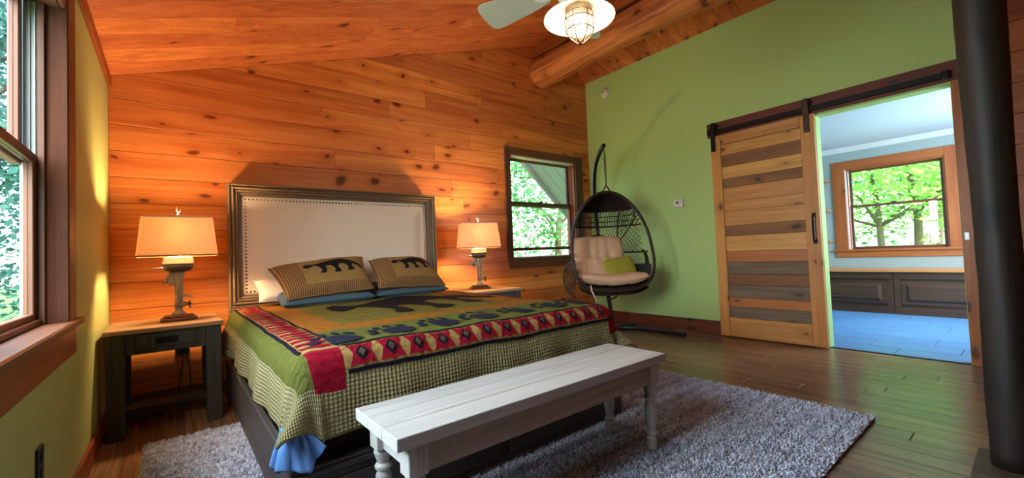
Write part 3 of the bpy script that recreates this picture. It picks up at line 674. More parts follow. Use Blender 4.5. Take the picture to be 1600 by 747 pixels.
# headboard: moulded frame swept as a mitred profile, padded panel, nailheads
HX0, HX1, HZ0, HZ1 = P(.345), P(2.148), .66, 1.637
prof = [(0, .0), (0, .050), (.007, .058), (.015, .052), (.019, .038), (.025, .056), (.033, .062), (.041, .052), (.045, .036), (.051, .046), (.060, .046), (.065, .030), (.072, .036), (.080, .026), (.084, .014), (.092, .012), (.092, 0)]
def frame_side(p0, p1, inward, mat_):
    p0 = Vector(p0); p1 = Vector(p1); iw = Vector(inward); d = (p1 - p0).normalized(); vs = []
    for e, sg in ((p0, 1), (p1, -1)):
        for (a, h) in prof: pt = e + iw * a + d * a * sg; vs.append((pt.x, -h, pt.y))
    n = len(prof); fs = [(i, (i + 1) % n, n + (i + 1) % n, n + i) for i in range(n)] + [tuple(range(n)), tuple(range(n, 2 * n))[::-1]]
    MB().add(vs, fs).build('headboard_frame', mat_, bed)
frame_side((HX0, HZ1), (HX1, HZ1), (0, -1), 'headboard_wood'); frame_side((HX1, HZ0), (HX0, HZ0), (0, 1), 'headboard_wood')
frame_side((HX0, HZ0), (HX0, HZ1), (1, 0), 'headboard_wood_z'); frame_side((HX1, HZ1), (HX1, HZ0), (-1, 0), 'headboard_wood_z')
MB().box(HX0, HX1, .0, .06, .0, HZ1 - .002, .004).build('headboard_back', 'headboard_wood', bed)
MB().box(HX0 - .002, HX1 + .002, -.066, 0, HZ0 - .035, HZ0 - .001, .005).build('headboard_ledge', 'headboard_wood', bed)
for s in (0, 1):
    xa = HX0 if s == 0 else HX1 - .09
    MB().box(xa, xa + .09, -.05, 0, 0, HZ0 - .036, .004).build('headboard_leg', 'headboard_wood_z', bed)
ix0, ix1, iz0, iz1 = HX0 + .092, HX1 - .092, HZ0 + .092, HZ1 - .092
def pad(u, v):
    e = min(u - ix0, ix1 - u, v - iz0, iz1 - v); bul = .010 + .028 * (sstep(.05, .16, e)) if e > .036 else .012 * sstep(0, .012, e)
    return (u, -bul - .002 * noise.noise(Vector((u * 3, v * 3, 0))), v)
us = [ix0 + (ix1 - ix0) * k / 90 for k in range(91)]; vv = [iz0 + (iz1 - iz0) * k / 50 for k in range(51)]
MB().grid(pad, us, vv).build('headboard_panel', 'upholstery', bed, True)
nb = MB(); step = .027
def stud(x, z): nb.add([(x + 0.0088 * math.cos(a), -.0105, z + 0.0088 * math.sin(a)) for a in [PI / 3 * k for k in range(6)]] + [(x, -.0165, z)], [(k, (k + 1) % 6, 6) for k in range(6)])
e = .026; nx = int((ix1 - ix0 - 2 * e) / step); nz_ = int((iz1 - iz0 - 2 * e) / step)
for k in range(nx + 1):
    for z in (iz0 + e, iz1 - e): stud(ix0 + e + (ix1 - ix0 - 2 * e) * k / nx, z)
for k in range(1, nz_):
    for x in (ix0 + e, ix1 - e): stud(x, iz0 + e + (iz1 - iz0 - 2 * e) * k / nz_)
o = nb.build('nailheads', 'nail_bronze', bed, True); o['kind'] = 'stuff'

mt = thing('mattress', 'thick mattress under the quilt', 'mattress', (bx, 2.79, .262))
def rbox(mb, x0, x1, y0, y1, z0, z1, r, n=4):
    pr = []
    for k in range(n + 1): a = PI / 2 * k / n; pr.append((r - r * math.sin(PI / 2 - a) if False else r * (1 - math.sin(a)), r * (1 - math.cos(a))))
    rings = [(r * (1 - math.sin(PI / 2 * k / n)), z0 + r * (1 - math.cos(PI / 2 * k / n))) for k in range(n + 1)] + [(r * (1 - math.cos(PI / 2 * k / n)), z1 - r + r * math.sin(PI / 2 * k / n)) for k in range(n + 1)]
    c = .05; vs = []
    for ins, z in rings:
        for (cx, cy, a0) in ((x1 - c, y1 - c, 0), (x0 + c, y1 - c, PI / 2), (x0 + c, y0 + c, PI), (x1 - c, y0 + c, 1.5 * PI)):
            for k in range(5): a = a0 + PI / 2 * k / 4; rr = max(c - ins, .002); vs.append((cx + rr * math.cos(a), cy + rr * math.sin(a), z))
    m_ = 20; fs = [(i * m_ + k, i * m_ + (k + 1) % m_, (i + 1) * m_ + (k + 1) % m_, (i + 1) * m_ + k) for i in range(len(rings) - 1) for k in range(m_)]
    fs += [tuple(range(m_))[::-1], tuple(range((len(rings) - 1) * m_, len(rings) * m_))]
    return mb.add(vs, fs)
rbox(MB(), -.85, .85, -1.13, 1.12, .17, .375, .045).build('body', 'mattress_white', mt, True)
rbox(MB(), -.85, .85, -1.12, 1.12, 0, .169, .02).build('foundation', 'foundation_cloth', mt, True)
MB().tube([(-.84, -1.12, .33), (.84, -1.12, .33), (.84, 1.11, .33), (-.84, 1.11, .33)], .006, 6, closed=True).build('piping', 'mattress_white', mt)

# quilt: s across (m), t from the head to the foot (m); unrolled surface draped over the mattress
QX, QY, QZ = bx, 3.80, .672
HW, LT, RR = .80, 2.105, .085           # start of the rounding at the sides and the foot
def prof_e(e):
    A = RR * PI / 2
    if e <= 0: return e, 0.0
    if e < A: return RR * math.sin(e / RR), RR * (1 - math.cos(e / RR))
    return RR + .10 * (e - A), RR + .985 * (e - A)
def quilt_pt(s, t, off=0.0):
    sg = -1 if s < 0 else 1; ex = abs(s) - HW; ey = t - LT
    fl = sstep(.5, 0, t) * (1 if s < 0 else .3)      # the head end flares off the side
    if ex > 0 and ey > 0:
        L = (ex ** 4 + ey ** 4) ** .25; th = math.atan2(ey, ex); o_, dn = prof_e(L)
        k = math.sin(2 * th) ** 2 * sstep(.1, .45, L); o_ += .24 * k * L; dn -= .26 * k * L
        x, y = HW + o_ * math.cos(th), LT + o_ * math.sin(th)
        wv = .018 * sstep(.12, .4, L) * math.sin(th * 9)
        x += wv * math.cos(th); y += wv * math.sin(th)
        nn = Vector((math.cos(th) * sstep(0, .13, L), math.sin(th) * sstep(0, .13, L), 1 - sstep(0, .13, L)))
    elif ex > 0:
        o_, dn = prof_e(ex); o_ += fl * .22 * max(0, ex - .12); dn -= fl * .06 * max(0, ex - .1)
        g = sstep(.08, .35, ex); o_ += g * (.010 * math.sin(t * 9.5) + .007 * math.sin(t * 21 + 1))
        x, y = HW + o_, t; nn = Vector((sstep(0, .13, ex), 0, 1 - sstep(0, .13, ex)))
    elif ey > 0:
        o_, dn = prof_e(ey); g = sstep(.08, .3, ey); o_ += g * (.008 * math.sin(s * 10) + .006 * math.sin(s * 23 + 1))
        x, y = abs(s), LT + o_; nn = Vector((0, sstep(0, .13, ey), 1 - sstep(0, .13, ey)))
    else: x, y, dn = abs(s), t, 0; nn = Vector((0, 0, 1))
    nn.normalize(); nn.x *= sg
    z = QZ - dn + .008 * noise.noise(Vector((s * 4, t * 4, 1))) + .0035 * noise.noise(Vector((s * 14, t * 14, 3)))
    X = sg * x
    p = Vector((X, -y, z)); n3 = Vector((nn.x, -nn.y, nn.z)); p += n3 * off
    return p
ql = thing('quilt', 'green and brown lodge quilt with black bear, paw prints and red border', 'quilt', (QX, QY, 0))
SL, SR, TT = 1.15, 1.16, LT + .345
# zone lines
bL0, bL1 = -.845, -.715      # left band
gL = -.965                   # green strip outside the left band ends here
bT0, bT1 = LT + .005, LT + .125
bR0, bR1 = .78, .90
AM = 1.70                     # amber frame ends towards the foot
def lines(vals, step_):
    vals = sorted(vals); out = []
    for a, b in zip(vals, vals[1:]):
        n = max(1, round((b - a) / step_)); out += [a + (b - a) * k / n for k in range(n)]
    return out + [vals[-1]]
us = lines([-SL, gL, bL0, bL1, -.53, .56, bR0, bR1, SR], .016); ts = lines([.0, .16, AM - .17, AM, bT0, bT1, TT], .016)
def zone(s, t):
    if s < gL: return 2
    if s > bR0 and t > bT0 - .04: return 3 if t < bT1 + .10 else 2
    if t > bT1: return 3 if (bL0 < s < bL1 and t < bT1 + .07) else (0 if (gL < s < bL0 and t < bT1 + .05) else 2)
    if s < bL0: return 0
    if t > bT0: return 3 if (s < bL1 or s > bR0) else 4
    if s < bL1: return 4
    if s > bR1: return 2
    if s > bR0: return 3
    if t > AM: return 0
    if s < -.53 or s > .56 or t > AM - .17: return 1
    return 5
mb = MB(); vs = [quilt_pt(s, t) for t in ts for s in us]; nu = len(us)
fs = []; mi = []
for j in range(len(ts) - 1):
    for i in range(nu - 1): fs.append((j * nu + i, (j + 1) * nu + i, (j + 1) * nu + i + 1, j * nu + i + 1)); mi.append(zone((us[i] + us[i + 1]) / 2, (ts[j] + ts[j + 1]) / 2))
uvs = [(s, t) for t in ts for s in us]
qo = mb.add(vs, fs).build('cover', None, ql, True, uv=uvs, mats=['quilt_green', 'quilt_amber', 'quilt_plaid', 'quilt_red', 'quilt_cream', 'quilt_olive'], mi=mi)
so = qo.modifiers.new('thick', 'SOLIDIFY'); so.thickness = .010; so.offset = -1
def patch(name, polys, mat_, parent, fn, off=.004, g=.022):
    """polygons laid on a surface fn(a, b, off) -> point"""
    V = []; F = []; U = []
    for poly in polys:
        bp = []
        for i in range(len(poly)):
            a = Vector(poly[i]); b = Vector(poly[(i + 1) % len(poly)]); n = max(1, int((b - a).length / g))
            bp += [a + (b - a) * k / n for k in range(n)]
        x0 = min(p.x for p in bp); x1 = max(p.x for p in bp); y0 = min(p.y for p in bp); y1 = max(p.y for p in bp)
        pts = list(bp)
        gx = x0 + g * .5
        while gx < x1:
            gy = y0 + g * .5
            while gy < y1:
                if min((Vector((gx, gy)) - p).length for p in bp) > g * .45: pts.append(Vector((gx, gy)))
                gy += g
            gx += g
        cv, ce_, cfs, *_ = delaunay_2d_cdt(pts, [], [list(range(len(bp)))], 1, 1e-5)
        o = len(V)
        for p in cv: V.append(fn(p.x, p.y, off)); U.append((p.x, p.y))
        for f in cfs:
            a, b, c = (cv[i] for i in f); area2 = (b - a).cross(c - a)
            F.append(tuple(i + o for i in (f if area2 > 0 else reversed(f))))
    # make faces look up/outwards
    ob = MB().add(V, F).build(name, mat_, parent, True, uv=U)
    return ob
def flipn(ob):
    ob.data.flip_normals(); return ob
def qpatch(name, polys, mat_, off=.004, g=.022): return flipn(patch(name, polys, mat_, ql, quilt_pt, off, g))
BEAR = [(310, 190), (318, 181), (332, 177), (345, 168), (358, 174), (385, 181), (440, 178), (480, 168), (520, 158), (575, 141), (640, 135), (690, 141), (735, 156), (780, 180), (815, 198), (835, 213), (846, 232), (838, 249), (822, 243), (810, 228), (775, 210), (752, 206), (738, 222), (740, 240), (757, 256), (752, 265), (720, 268), (685, 266), (690, 255), (700, 240), (690, 215), (655, 198), (622, 205), (612, 222), (610, 242), (626, 262), (622, 273), (590, 278), (560, 273), (566, 262), (576, 248), (565, 228), (545, 213), (505, 212), (496, 228), (498, 246), (490, 270), (460, 276), (430, 274), (436, 264), (455, 255), (452, 240), (440, 222), (425, 205), (400, 195), (372, 211), (335, 216), (313, 206)]
BEAR = [((x - 310) / 536, (278 - y) / 143) for x, y in BEAR]
sX = lambda X: X - bx
qpatch('bear_applique', [[(sX(.80) + x * 1.12, 3.80 - (2.40 + y * .98)) for x, y in BEAR]], 'applique_black', .005, .03)
def ell(cx, cy, rx, ry, rot=0, n=14): return [(cx + rx * math.cos(a) * math.cos(rot) - ry * math.sin(a) * math.sin(rot), cy + rx * math.cos(a) * math.sin(rot) + ry * math.sin(a) * math.cos(rot)) for a in [2 * PI * k / n for k in range(n)]]
for (X, Y) in ((.545, 1.835), (.795, 1.862), (1.035, 1.87), (1.285, 1.885), (1.54, 1.89), (1.80, 1.89), (2.0, 1.88)):
    cx, cy = sX(X), 3.80 - Y
    pad_ = [(cx + .070 * math.cos(a) * (1 + .12 * math.cos(3 * a)), cy + .095 * math.sin(a) * (1 + .10 * math.cos(2 * a)) + .02) for a in [2 * PI * k / 18 for k in range(18)]]
    toes = [ell(cx + tx, cy + ty, .019, .034, ro, 8) for tx, ty, ro in ((-.110, .02, .9), (-.092, -.055, .6), (-.050, -.115, .25), (.008, -.132, 0), (.062, -.105, -.5))]
    qpatch('paw_applique', [pad_] + toes, 'paw_black', .005, .03)
# foot border: navy binding lines, red diamonds with dark centres
for (a, b) in ((bT0 - .012, bT0 + .006), (bT1 - .006, bT1 + .010)): qpatch('binding', [[(bL1 + .01, a), (bR0 + .06, a), (bR0 + .06, b), (bL1 + .01, b)]], 'quilt_navy', .004, .02)
for (a, b) in ((bL0 - .008, bL0 + .006), (bL1 - .004, bL1 + .010)): qpatch('binding', [[(a, .02), (b, .02), (b, LT - .02), (a, LT - .02)]], 'quilt_navy', .004, .02)
nd = 13; mid = (bT0 + bT1) / 2; x0 = bL1 + .07; dxx = (bR0 - .03 - x0) / (nd - 1)
for k in range(nd):
    c = x0 + dxx * k; w_ = .046
    star = [(c - w_ * 1.1, bT0 + .012), (c - .018, bT0 + .02), (c, bT0 + .010), (c + .018, bT0 + .02), (c + w_ * 1.1, bT0 + .012), (c + w_ * .72, mid), (c + w_ * 1.1, bT1 - .012), (c + .018, bT1 - .02), (c, bT1 - .010), (c - .018, bT1 - .02), (c - w_ * 1.1, bT1 - .012), (c - w_ * .72, mid)]
    qpatch('star_patch', [star], 'quilt_red', .003, .02)
    qpatch('diamond_patch', [[(c - .026, mid), (c, mid - .033), (c + .026, mid), (c, mid + .033)]], 'quilt_navy', .005, .02)
    qpatch('diamond_centre', [[(c - .014, mid), (c, mid - .018), (c + .014, mid), (c, mid + .018)]], 'quilt_diamond', .007, .02)
ns = 27
for k in range(ns):
    t0 = .03 + (LT - .05) * k / ns; t1 = t0 + (LT - .05) / ns * .55
    qpatch('stripe_patch', [[(bL0 + .012, t0), (bL0 + .05, t0 + .012), (bL1 - .05, t0 - .004), (bL1 - .008, t0 + .006), (bL1 - .008, t1), (bL1 - .05, t1 + .012), (bL0 + .05, t1 - .004), (bL0 + .012, t1)]], 'quilt_red', .003, .025)
# blue sheet end poking out at the foot corner
bs = thing('bed_sheet', 'crumpled blue bed sheet hanging out at the bed corner', 'sheet', (BX0, BY0, .30))
def sheet(u, v):
    a = (u - .45) * (.17 if u > .45 else .26); w = .35 + .65 * v; f = .014 * v * math.sin(u * 19 + 2 * v) + .006 * math.sin(u * 37)
    x = -.022 - .018 * v - f if a < 0 else a * w - .022 * (1 - min(1, a * 30)); y = -.030 - .014 * v - f if a > 0 else -a * w - .03 * (1 - min(1, -a * 30))
    return (x, y, .135 - (.145 - .16 * max(0, a) / .15 * .55 + .02 * math.sin(u * 11)) * v)
MB().grid(sheet, [k / 40 for k in range(41)], [k / 16 for k in range(17)]).build('cloth', 'sheet_blue', bs, True).modifiers.new('t', 'SOLIDIFY').thickness = .003

# ------------------------------------------------------------------ pillows
def pillow(name, label, c, thick, mat_, group=None, bear=False, seed=0, power=.42):
    """c: four corners bottom left, bottom right, top right, top left"""
    c = [Vector(p) for p in c]; cen = sum(c, Vector()) / 4
    o = thing(name, label, 'pillow', cen, group=group); c = [p - cen for p in c]
    nrm = ((c[1] - c[0]).cross(c[3] - c[0])).normalized()
    def sf(u, v, off=0, side=1):
        uu = 2 * u - 1; vv = 2 * v - 1
        pin = 1 - .06 * (1 - abs(uu) ** 2) * abs(vv) ** 3; piu = 1 - .05 * (1 - abs(vv) ** 2) * abs(uu) ** 3
        a = .5 + uu * piu / 2; b = .5 + vv * pin / 2
        p = (c[0] * (1 - a) + c[1] * a) * (1 - b) + (c[3] * (1 - a) + c[2] * a) * b
        h = thick / 2 * (max(0, 1 - abs(uu) ** 2.4) * max(0, 1 - abs(vv) ** 2.4)) ** power
        h += thick * .05 * noise.noise(Vector((u * 4, v * 3, seed))) * (1 if side > 0 else .3) * min(1, h / (thick * .2))
        return p + nrm * (side * h + off)
    n1, n2 = 36, 24
    us = [k / n1 for k in range(n1 + 1)]; vs_ = [k / n2 for k in range(n2 + 1)]
    mb = MB().grid(lambda u, v: sf(u, v), us, vs_); nf = len(mb.v)
    mb.grid(lambda u, v: sf(1 - u, v, 0, -1), us, vs_)
    uvs = [(u, v) for v in vs_ for u in us] + [(1 - u, v) for v in vs_ for u in us]
    mb.build('case', mat_, o, True, uv=uvs)
    ring = [sf(k / 20, 0) for k in range(20)] + [sf(1, k / 14) for k in range(14)] + [sf(1 - k / 20, 1) for k in range(20)] + [sf(0, 1 - k / 14) for k in range(14)]
    MB().tube(ring, .005, 6, closed=True).build('piping', 'shade_trim' if bear else mat_, o, True)
    if bear: patch('bear_applique', [[(bear[0] + x * bear[1], bear[2] + y * bear[3]) for x, y in BEAR]], 'applique_black', o, lambda a, b, off: sf(a, b, off), .003, .03)
    return o
pillow('bear_pillow', 'khaki throw pillow with black bear and striped end, nearer the left lamp', [(.635, 3.36, .735), (1.265, 3.37, .765), (1.275, 3.66, 1.02), (.565, 3.66, .955)], .20, 'pillow_stripe', 'bear pillows', (.26, .66, .34, .44), 1)
pillow('bear_pillow', 'khaki throw pillow with black bear, nearer the right lamp', [(1.315, 3.39, .762), (1.955, 3.43, .735), (1.86, 3.68, .985), (1.345, 3.69, .985)], .19, 'pillow_stripe', 'bear pillows', (.25, .68, .36, .44), 4)
pillow('sleeping_pillow', 'flat blue grey pillow under the left bear pillow', [(.60, 3.36, .695), (1.29, 3.39, .70), (1.28, 3.80, .765), (.60, 3.80, .765)], .11, 'pillow_blue', 'blue sleeping pillows', seed=7, power=.3)
pillow('sleeping_pillow', 'flat blue grey pillow under the right bear pillow', [(1.31, 3.40, .70), (1.99, 3.45, .70), (1.99, 3.84, .76), (1.31, 3.82, .765)], .11, 'pillow_blue', 'blue sleeping pillows', seed=9, power=.3)
pillow('white_pillow', 'white pillow poking out behind the left bear pillow', [(.50, 3.62, .715), (1.12, 3.64, .715), (1.12, 3.88, .86), (.50, 3.86, .86)], .13, 'pillow_white', seed=12)

# ------------------------------------------------------------------ nightstands
def nightstand(label, loc, w, seed):
    o = thing('nightstand', label, 'nightstand', loc, group='dark nightstands'); h = .64; d = .56; lw = .082
    for k in range(3):
        y0 = d * k / 3 - .012; MB().box(-w / 2 - .012, w / 2 + .012, y0 + .001, y0 + d / 3 + .002, h - .028, h, .004).build('top_plank', 'night_top', o)
    for sx in (-1, 1):
        for y in (0, d - lw): MB().box(min(sx * w / 2, sx * (w / 2 - lw)), max(sx * w / 2, sx * (w / 2 - lw)), y, y + lw, 0, h - .029, .004).build('leg', 'night_dark', o)
        MB().box(min(sx * (w / 2 - .02), sx * (w / 2 - .045)), max(sx * (w / 2 - .02), sx * (w / 2 - .045)), lw, d - lw, .49, h - .03, .003).build('side_apron', 'night_dark', o)
    MB().box(-w / 2 + lw, w / 2 - lw, .012, .034, .485, h - .029, .003).build('front_apron', 'night_dark', o)
    MB().box(-w / 2 + lw, w / 2 - lw, d - .034, d - .012, .485, h - .029, .003).build('back_apron', 'night_dark', o)
    dr = MB().box(-w / 2 + lw + .05, w / 2 - lw - .05, .002, .014, .515, .597, .004).build('drawer', 'night_dark', o)
    MB().box(-.055, .055, -.008, .002, .538, .575, .006).box(-.045, .045, -.014, -.008, .545, .560, .003).build('pull', 'black_metal', dr)
    MB().box(-w / 2 + lw - .02, w / 2 - lw + .02, d - .22, d - .03, .065, .09, .003).build('lower_shelf', 'night_dark', o)
    return o
nightstand('dark wooden nightstand in the left corner beside the bed', (-.028, 3.395, 0), .555, 1)
nightstand('dark wooden nightstand behind the right side of the bed', (2.56, 3.42, 0), .56, 2)

# ------------------------------------------------------------------ lamps made from small outboard motors
def lamp(label, loc, rz, power):
    o = thing('table_lamp', label, 'lamp', loc, rz, group='outboard motor lamps')
    MB().add(*(lambda m: (m.v, m.f))(MB().box(-.098, .098, -.06, .06, 0, .020, .004))).box(-.082, .082, -.046, .046, .020, .036, .006).build('base', 'lamp_base_wood', o)
    MB().lathe([(.028, .036), (.034, .040), (.030, .052), (.018, .062), (.016, .075), (.020, .085)], n=12, sx=1.2).build('foot', 'motor_grey', o, True)
    # lower unit: gear case with skeg, propeller and plate
    lo = MB().lathe([(.022, .085), (.021, .16), (.019, .175), (.023, .18), (.025, .26), (.030, .30), (.036, .335)], n=14, sy=.8).build('leg_housing', 'motor_grey', o, True)
    gc = MB().tube([(-.02, 0, .105), (0, 0, .105), (.03, 0, .106), (.05, 0, .106)], [.006, .016, .017, .009], 10).build('gearcase', 'motor_grey', o, True)
    MB().prism([(.0, .16), (.075, .145), (.082, .150), (.05, .168), (.0, .19)], lambda a, b, d: (a, -.022 + d, b), .044, .004).build('cavitation_plate', 'motor_grey', o)
    pr = MB().tube([(.05, 0, .106), (.068, 0, .106)], [.010, .004], 8)
    for k in range(3):
        a = 2 * PI * k / 3 + .5; c_, s_ = math.cos(a), math.sin(a)
        pr.add([(.050, -.006 * s_, .106 + .006 * c_), (.056, .030 * c_ - .010 * s_, .106 + .030 * s_ + .010 * c_), (.062, .034 * c_, .106 + .034 * s_), (.062, .028 * c_ + .012 * s_, .106 + .028 * s_ - .012 * c_), (.060, .006 * s_, .106 - .006 * c_)], [(0, 1, 2, 3, 4), (4, 3, 2, 1, 0)])
    pr.build('propeller', 'motor_dark', o)
    # transom clamp and bracket
    cl = MB().prism([(-.052, .235), (-.016, .235), (-.016, .325), (-.048, .325), (-.060, .300), (-.075, .285), (-.078, .262), (-.066, .262), (-.055, .280)][::1], lambda a, b, d: (a, .018 - d, b), .036, .004).build('clamp', 'motor_grey', o)
    MB().tube([(-.05, 0, .255), (-.085, 0, .255)], .005, 8).tube([(-.085, -.014, .255), (-.085, .014, .255)], .004, 6).build('clamp_screw', 'steel', cl)
    # power head
    hd = MB().lathe([(.030, .325), (.062, .333), (.070, .350), (.072, .372), (.066, .374)], n=24, sx=1.12, sy=.8).build('powerhead', 'motor_dark', o, True)
    MB().lathe([(.070, .373), (.080, .377), (.080, .384), (.074, .388), (.074, .412), (.066, .426), (.040, .436), (.012, .440), (.001, .440)], n=28, sx=1.12, sy=.8).build('cowl', 'motor_green', o, True)
    MB().tube([(-.055, -.03, .356), (-.10, -.035, .352), (-.135, -.037, .350)], [.007, .006, .004], 8).build('tiller', 'steel', o, True)
    MB().tube([(-.07, -.02, .385), (-.078, -.02, .42), (-.06, -.012, .434), (-.03, -.004, .440)], .004, 6).build('fuel_line', 'motor_grey', o, True)
    MB().lathe([(.018, .438), (.018, .470), (.013, .474), (.013, .52)], n=12).build('socket', 'white_enamel', o, True)
    b = MB().lathe([(.012, .52), (.022, .545), (.030, .575), (.026, .60), (.012, .615), (.001, .618)], n=14).build('bulb', 'bulb_lamp', o, True)
    # harp and finial
    hp = [(.0, .0, .50)] + [(.06 * math.sin(PI * k / 12) * 1.0, 0, .50 + .215 * k / 12) for k in range(1, 13)]
    MB().tube(hp, .0025, 6).tube([(-x, y, z) for x, y, z in hp], .0025, 6).build('harp', 'steel', o, True)
    MB().tube([(.0, 0, .715), (.004, 0, .728), (-.006, 0, .74), (-.004, 0, .755), (-.010, 0, .765)], [.006, .004, .005, .004, .002], 6).tube([(.0, 0, .725), (.012, 0, .735), (.014, 0, .75)], [.003, .003, .002], 6).build('finial', 'white_enamel', o, True)
    # rectangular tapered shade, cut corners
    zb, zt = .432, .690
    def ring(wx, wy, c, z): return [(wx - c, -wy, z), (wx, -wy + c, z), (wx, wy - c, z), (wx - c, wy, z), (-wx + c, wy, z), (-wx, wy - c, z), (-wx, -wy + c, z), (-wx + c, -wy, z)]
    def shell(w0, w1, w2, w3, c, z0, z1, th):
        A = ring(w0, w1, c, z0); B = ring(w2, w3, c, z1); A2 = ring(w0 - th, w1 - th, c * .9, z0); B2 = ring(w2 - th, w3 - th, c * .9, z1); vs = A + B + A2 + B2; fs = []
        for i in range(8):
            j = (i + 1) % 8; fs += [(i, j, 8 + j, 8 + i), (16 + j, 16 + i, 24 + i, 24 + j), (j, i, 16 + i, 16 + j), (8 + i, 8 + j, 24 + j, 24 + i)]
        return MB().add(vs, fs)
    sh = shell(.214, .135, .188, .110, .016, zb, zt, .0015).build('shade', 'shade', o)
    shell(.2155, .1365, .2145, .1355, .016, zb - .003, zb + .006, .003).build('lower_trim', 'shade_trim', sh)
    shell(.1895, .1115, .1885, .1105, .016, zt - .005, zt + .003, .003).build('upper_trim', 'white_enamel', sh)
    l = bpy.data.lights.new('lamp_light', 'POINT'); l.energy = power; l.color = (1.0, .66, .34); l.shadow_soft_size = .055
    lo_ = bpy.data.objects.new('lamp_light', l); COL.objects.link(lo_); lo_.parent = o; lo_.location = (0, 0, .585)
    return o
lamp('lit outboard motor lamp on the left nightstand', (.035, 3.66, .641), .0, 54)
lamp('lit outboard motor lamp on the right nightstand', (2.545, 3.74, .641), -.35, 54)

# ------------------------------------------------------------------ white bench
bn = thing('bench', 'distressed white wooden bench with turned legs at the bed foot', 'bench', (1.192, 1.358, 0)); bW, bD = .695, .176
e3 = (-bD, -bD + .115, -bD + .232, bD)
for a, b in zip(e3, e3[1:]): MB().box(-bW, bW, a + .0006, b - .0006, .44, .48, .0022).build('top_plank', 'bench_white', bn)
LX, LY = bW - .045 - .03, bD - .02 - .03
MB().box(-LX + .032, LX - .032, -LY - .024, -LY - .002, .345, .44, .002).build('apron', 'bench_apron', bn); MB().box(-LX + .032, LX - .032, LY + .002, LY + .024, .345, .44, .002).build('apron', 'bench_apron', bn)
for s in (-1, 1): MB().box(s * LX - .011, s * LX + .011, -LY + .032, LY - .032, .345, .44, .002).build('side_apron', 'bench_white', bn)
lm = MB().box(-.033, .033, -.033, .033, .335, .44, .003)
lm.lathe([(.016, 0), (.020, .004), (.023, .03), (.024, .055), (.019, .07), (.026, .078), (.026, .086), (.019, .095), (.021, .11), (.028, .16), (.030, .20), (.026, .235), (.020, .25), (.029, .26), (.029, .27), (.020, .28), (.026, .30), (.031, .318), (.028, .336)], n=18)
lme = lm.mesh('leg')
for i, (sx, sy) in enumerate(((-1, -1), (1, -1), (-1, 1), (1, 1))):
    if i == 0: o = link('leg', lme, 'bench_white_z', bn)
    else: o = bpy.data.objects.new('leg', lme); COL.objects.link(o); o.parent = bn
    o.location = (sx * LX, sy * LY, .027 if True else 0); 
    o.scale = (1, 1, .938)

# ------------------------------------------------------------------ hanging egg chair
eg = thing('hanging_egg_chair', 'dark wicker hanging egg chair with beige cushions on a steel stand', 'chair', (3.90, 3.10, 0), math.radians(-51.3 + 20))
# local frame: x to the viewer's right, y away from the viewer, z up
NE = .66; NP = 2 / NE
def hoop(a, k=1.0):
    s, c = math.sin(a), math.cos(a); w = .458 * k; z = 1.06 - .52 * c if c > 0 else 1.06 - .60 * c
    if -c > 0: zz, xx = -c, s
    else: zz, xx = -abs(c) ** NE, math.copysign(abs(s) ** NE, s)
    return Vector((w * xx * (1 - .10 * zz), .10 * zz - .12, 1.06 + (.60 if zz > 0 else .515) * zz * k))
hp = [hoop(2 * PI * k / 64) for k in range(64)]
MB().tube(hp, .017, 8, closed=True).build('hoop', 'wicker', eg, True)
def shell_pt(x, z):   # depth of the woven back at (x, z)
    zz = (z - 1.06) / (.60 if z > 1.06 else .515); k = x / (.458 * (1 - .10 * zz) + 1e-6); r2 = min(1, k * k + zz * zz if zz > 0 else abs(k) ** NP + abs(zz) ** NP)
    return Vector((x, .10 * zz - .12 + .50 * math.sqrt(max(0, 1 - r2)) ** .9, z))
def xlim(z):
    zz = (z - 1.06) / (.60 if z > 1.06 else .515); return .458 * (1 - .10 * zz) * (math.sqrt(max(0, 1 - zz * zz)) if zz > 0 else max(0, 1 - abs(zz) ** NP) ** (1 / NP))
hw = MB()
for k in range(46):
    x = -.40 + .80 * k / 45; zt = 1.06 + .60 * math.sqrt(max(0, 1 - (x / .435) ** 2)) if abs(x) < .43 else 1.28
    if zt < 1.30: continue
    hw.tube([shell_pt(x * (1 if z > 1.3 else 1), z) for z in [1.28 + (zt - 1.28) * j / 8 for j in range(9)]], .0052, 5)
for z in (1.34, 1.40, 1.46, 1.52, 1.57, 1.62):
    xl = xlim(z) * .98; hw.tube([shell_pt(-xl + 2 * xl * j / 20, z) for j in range(21)], .006, 5)
hw.build('hood_weave', 'wicker', eg, True)
# dense top of the hood
dz = MB().grid(lambda u, v: shell_pt((u * 2 - 1) * xlim(1.46 + .195 * v) * .995, 1.46 + .195 * v) + Vector((0, .008, 0)), [k / 24 for k in range(25)], [k / 10 for k in range(11)]); dz.build('hood_panel', 'wicker', eg, True)
fr = MB()
for z in (1.28, .96): xl = xlim(z) * .985; fr.tube([shell_pt(-xl + 2 * xl * j / 24, z) for j in range(25)], .011, 6)
for x in (-.24, .24): fr.tube([shell_pt(x, z) for z in [.62 + j * .86 / 16 for j in range(17)]], .011, 6)
fr.build('back_frame', 'wicker', eg, True)
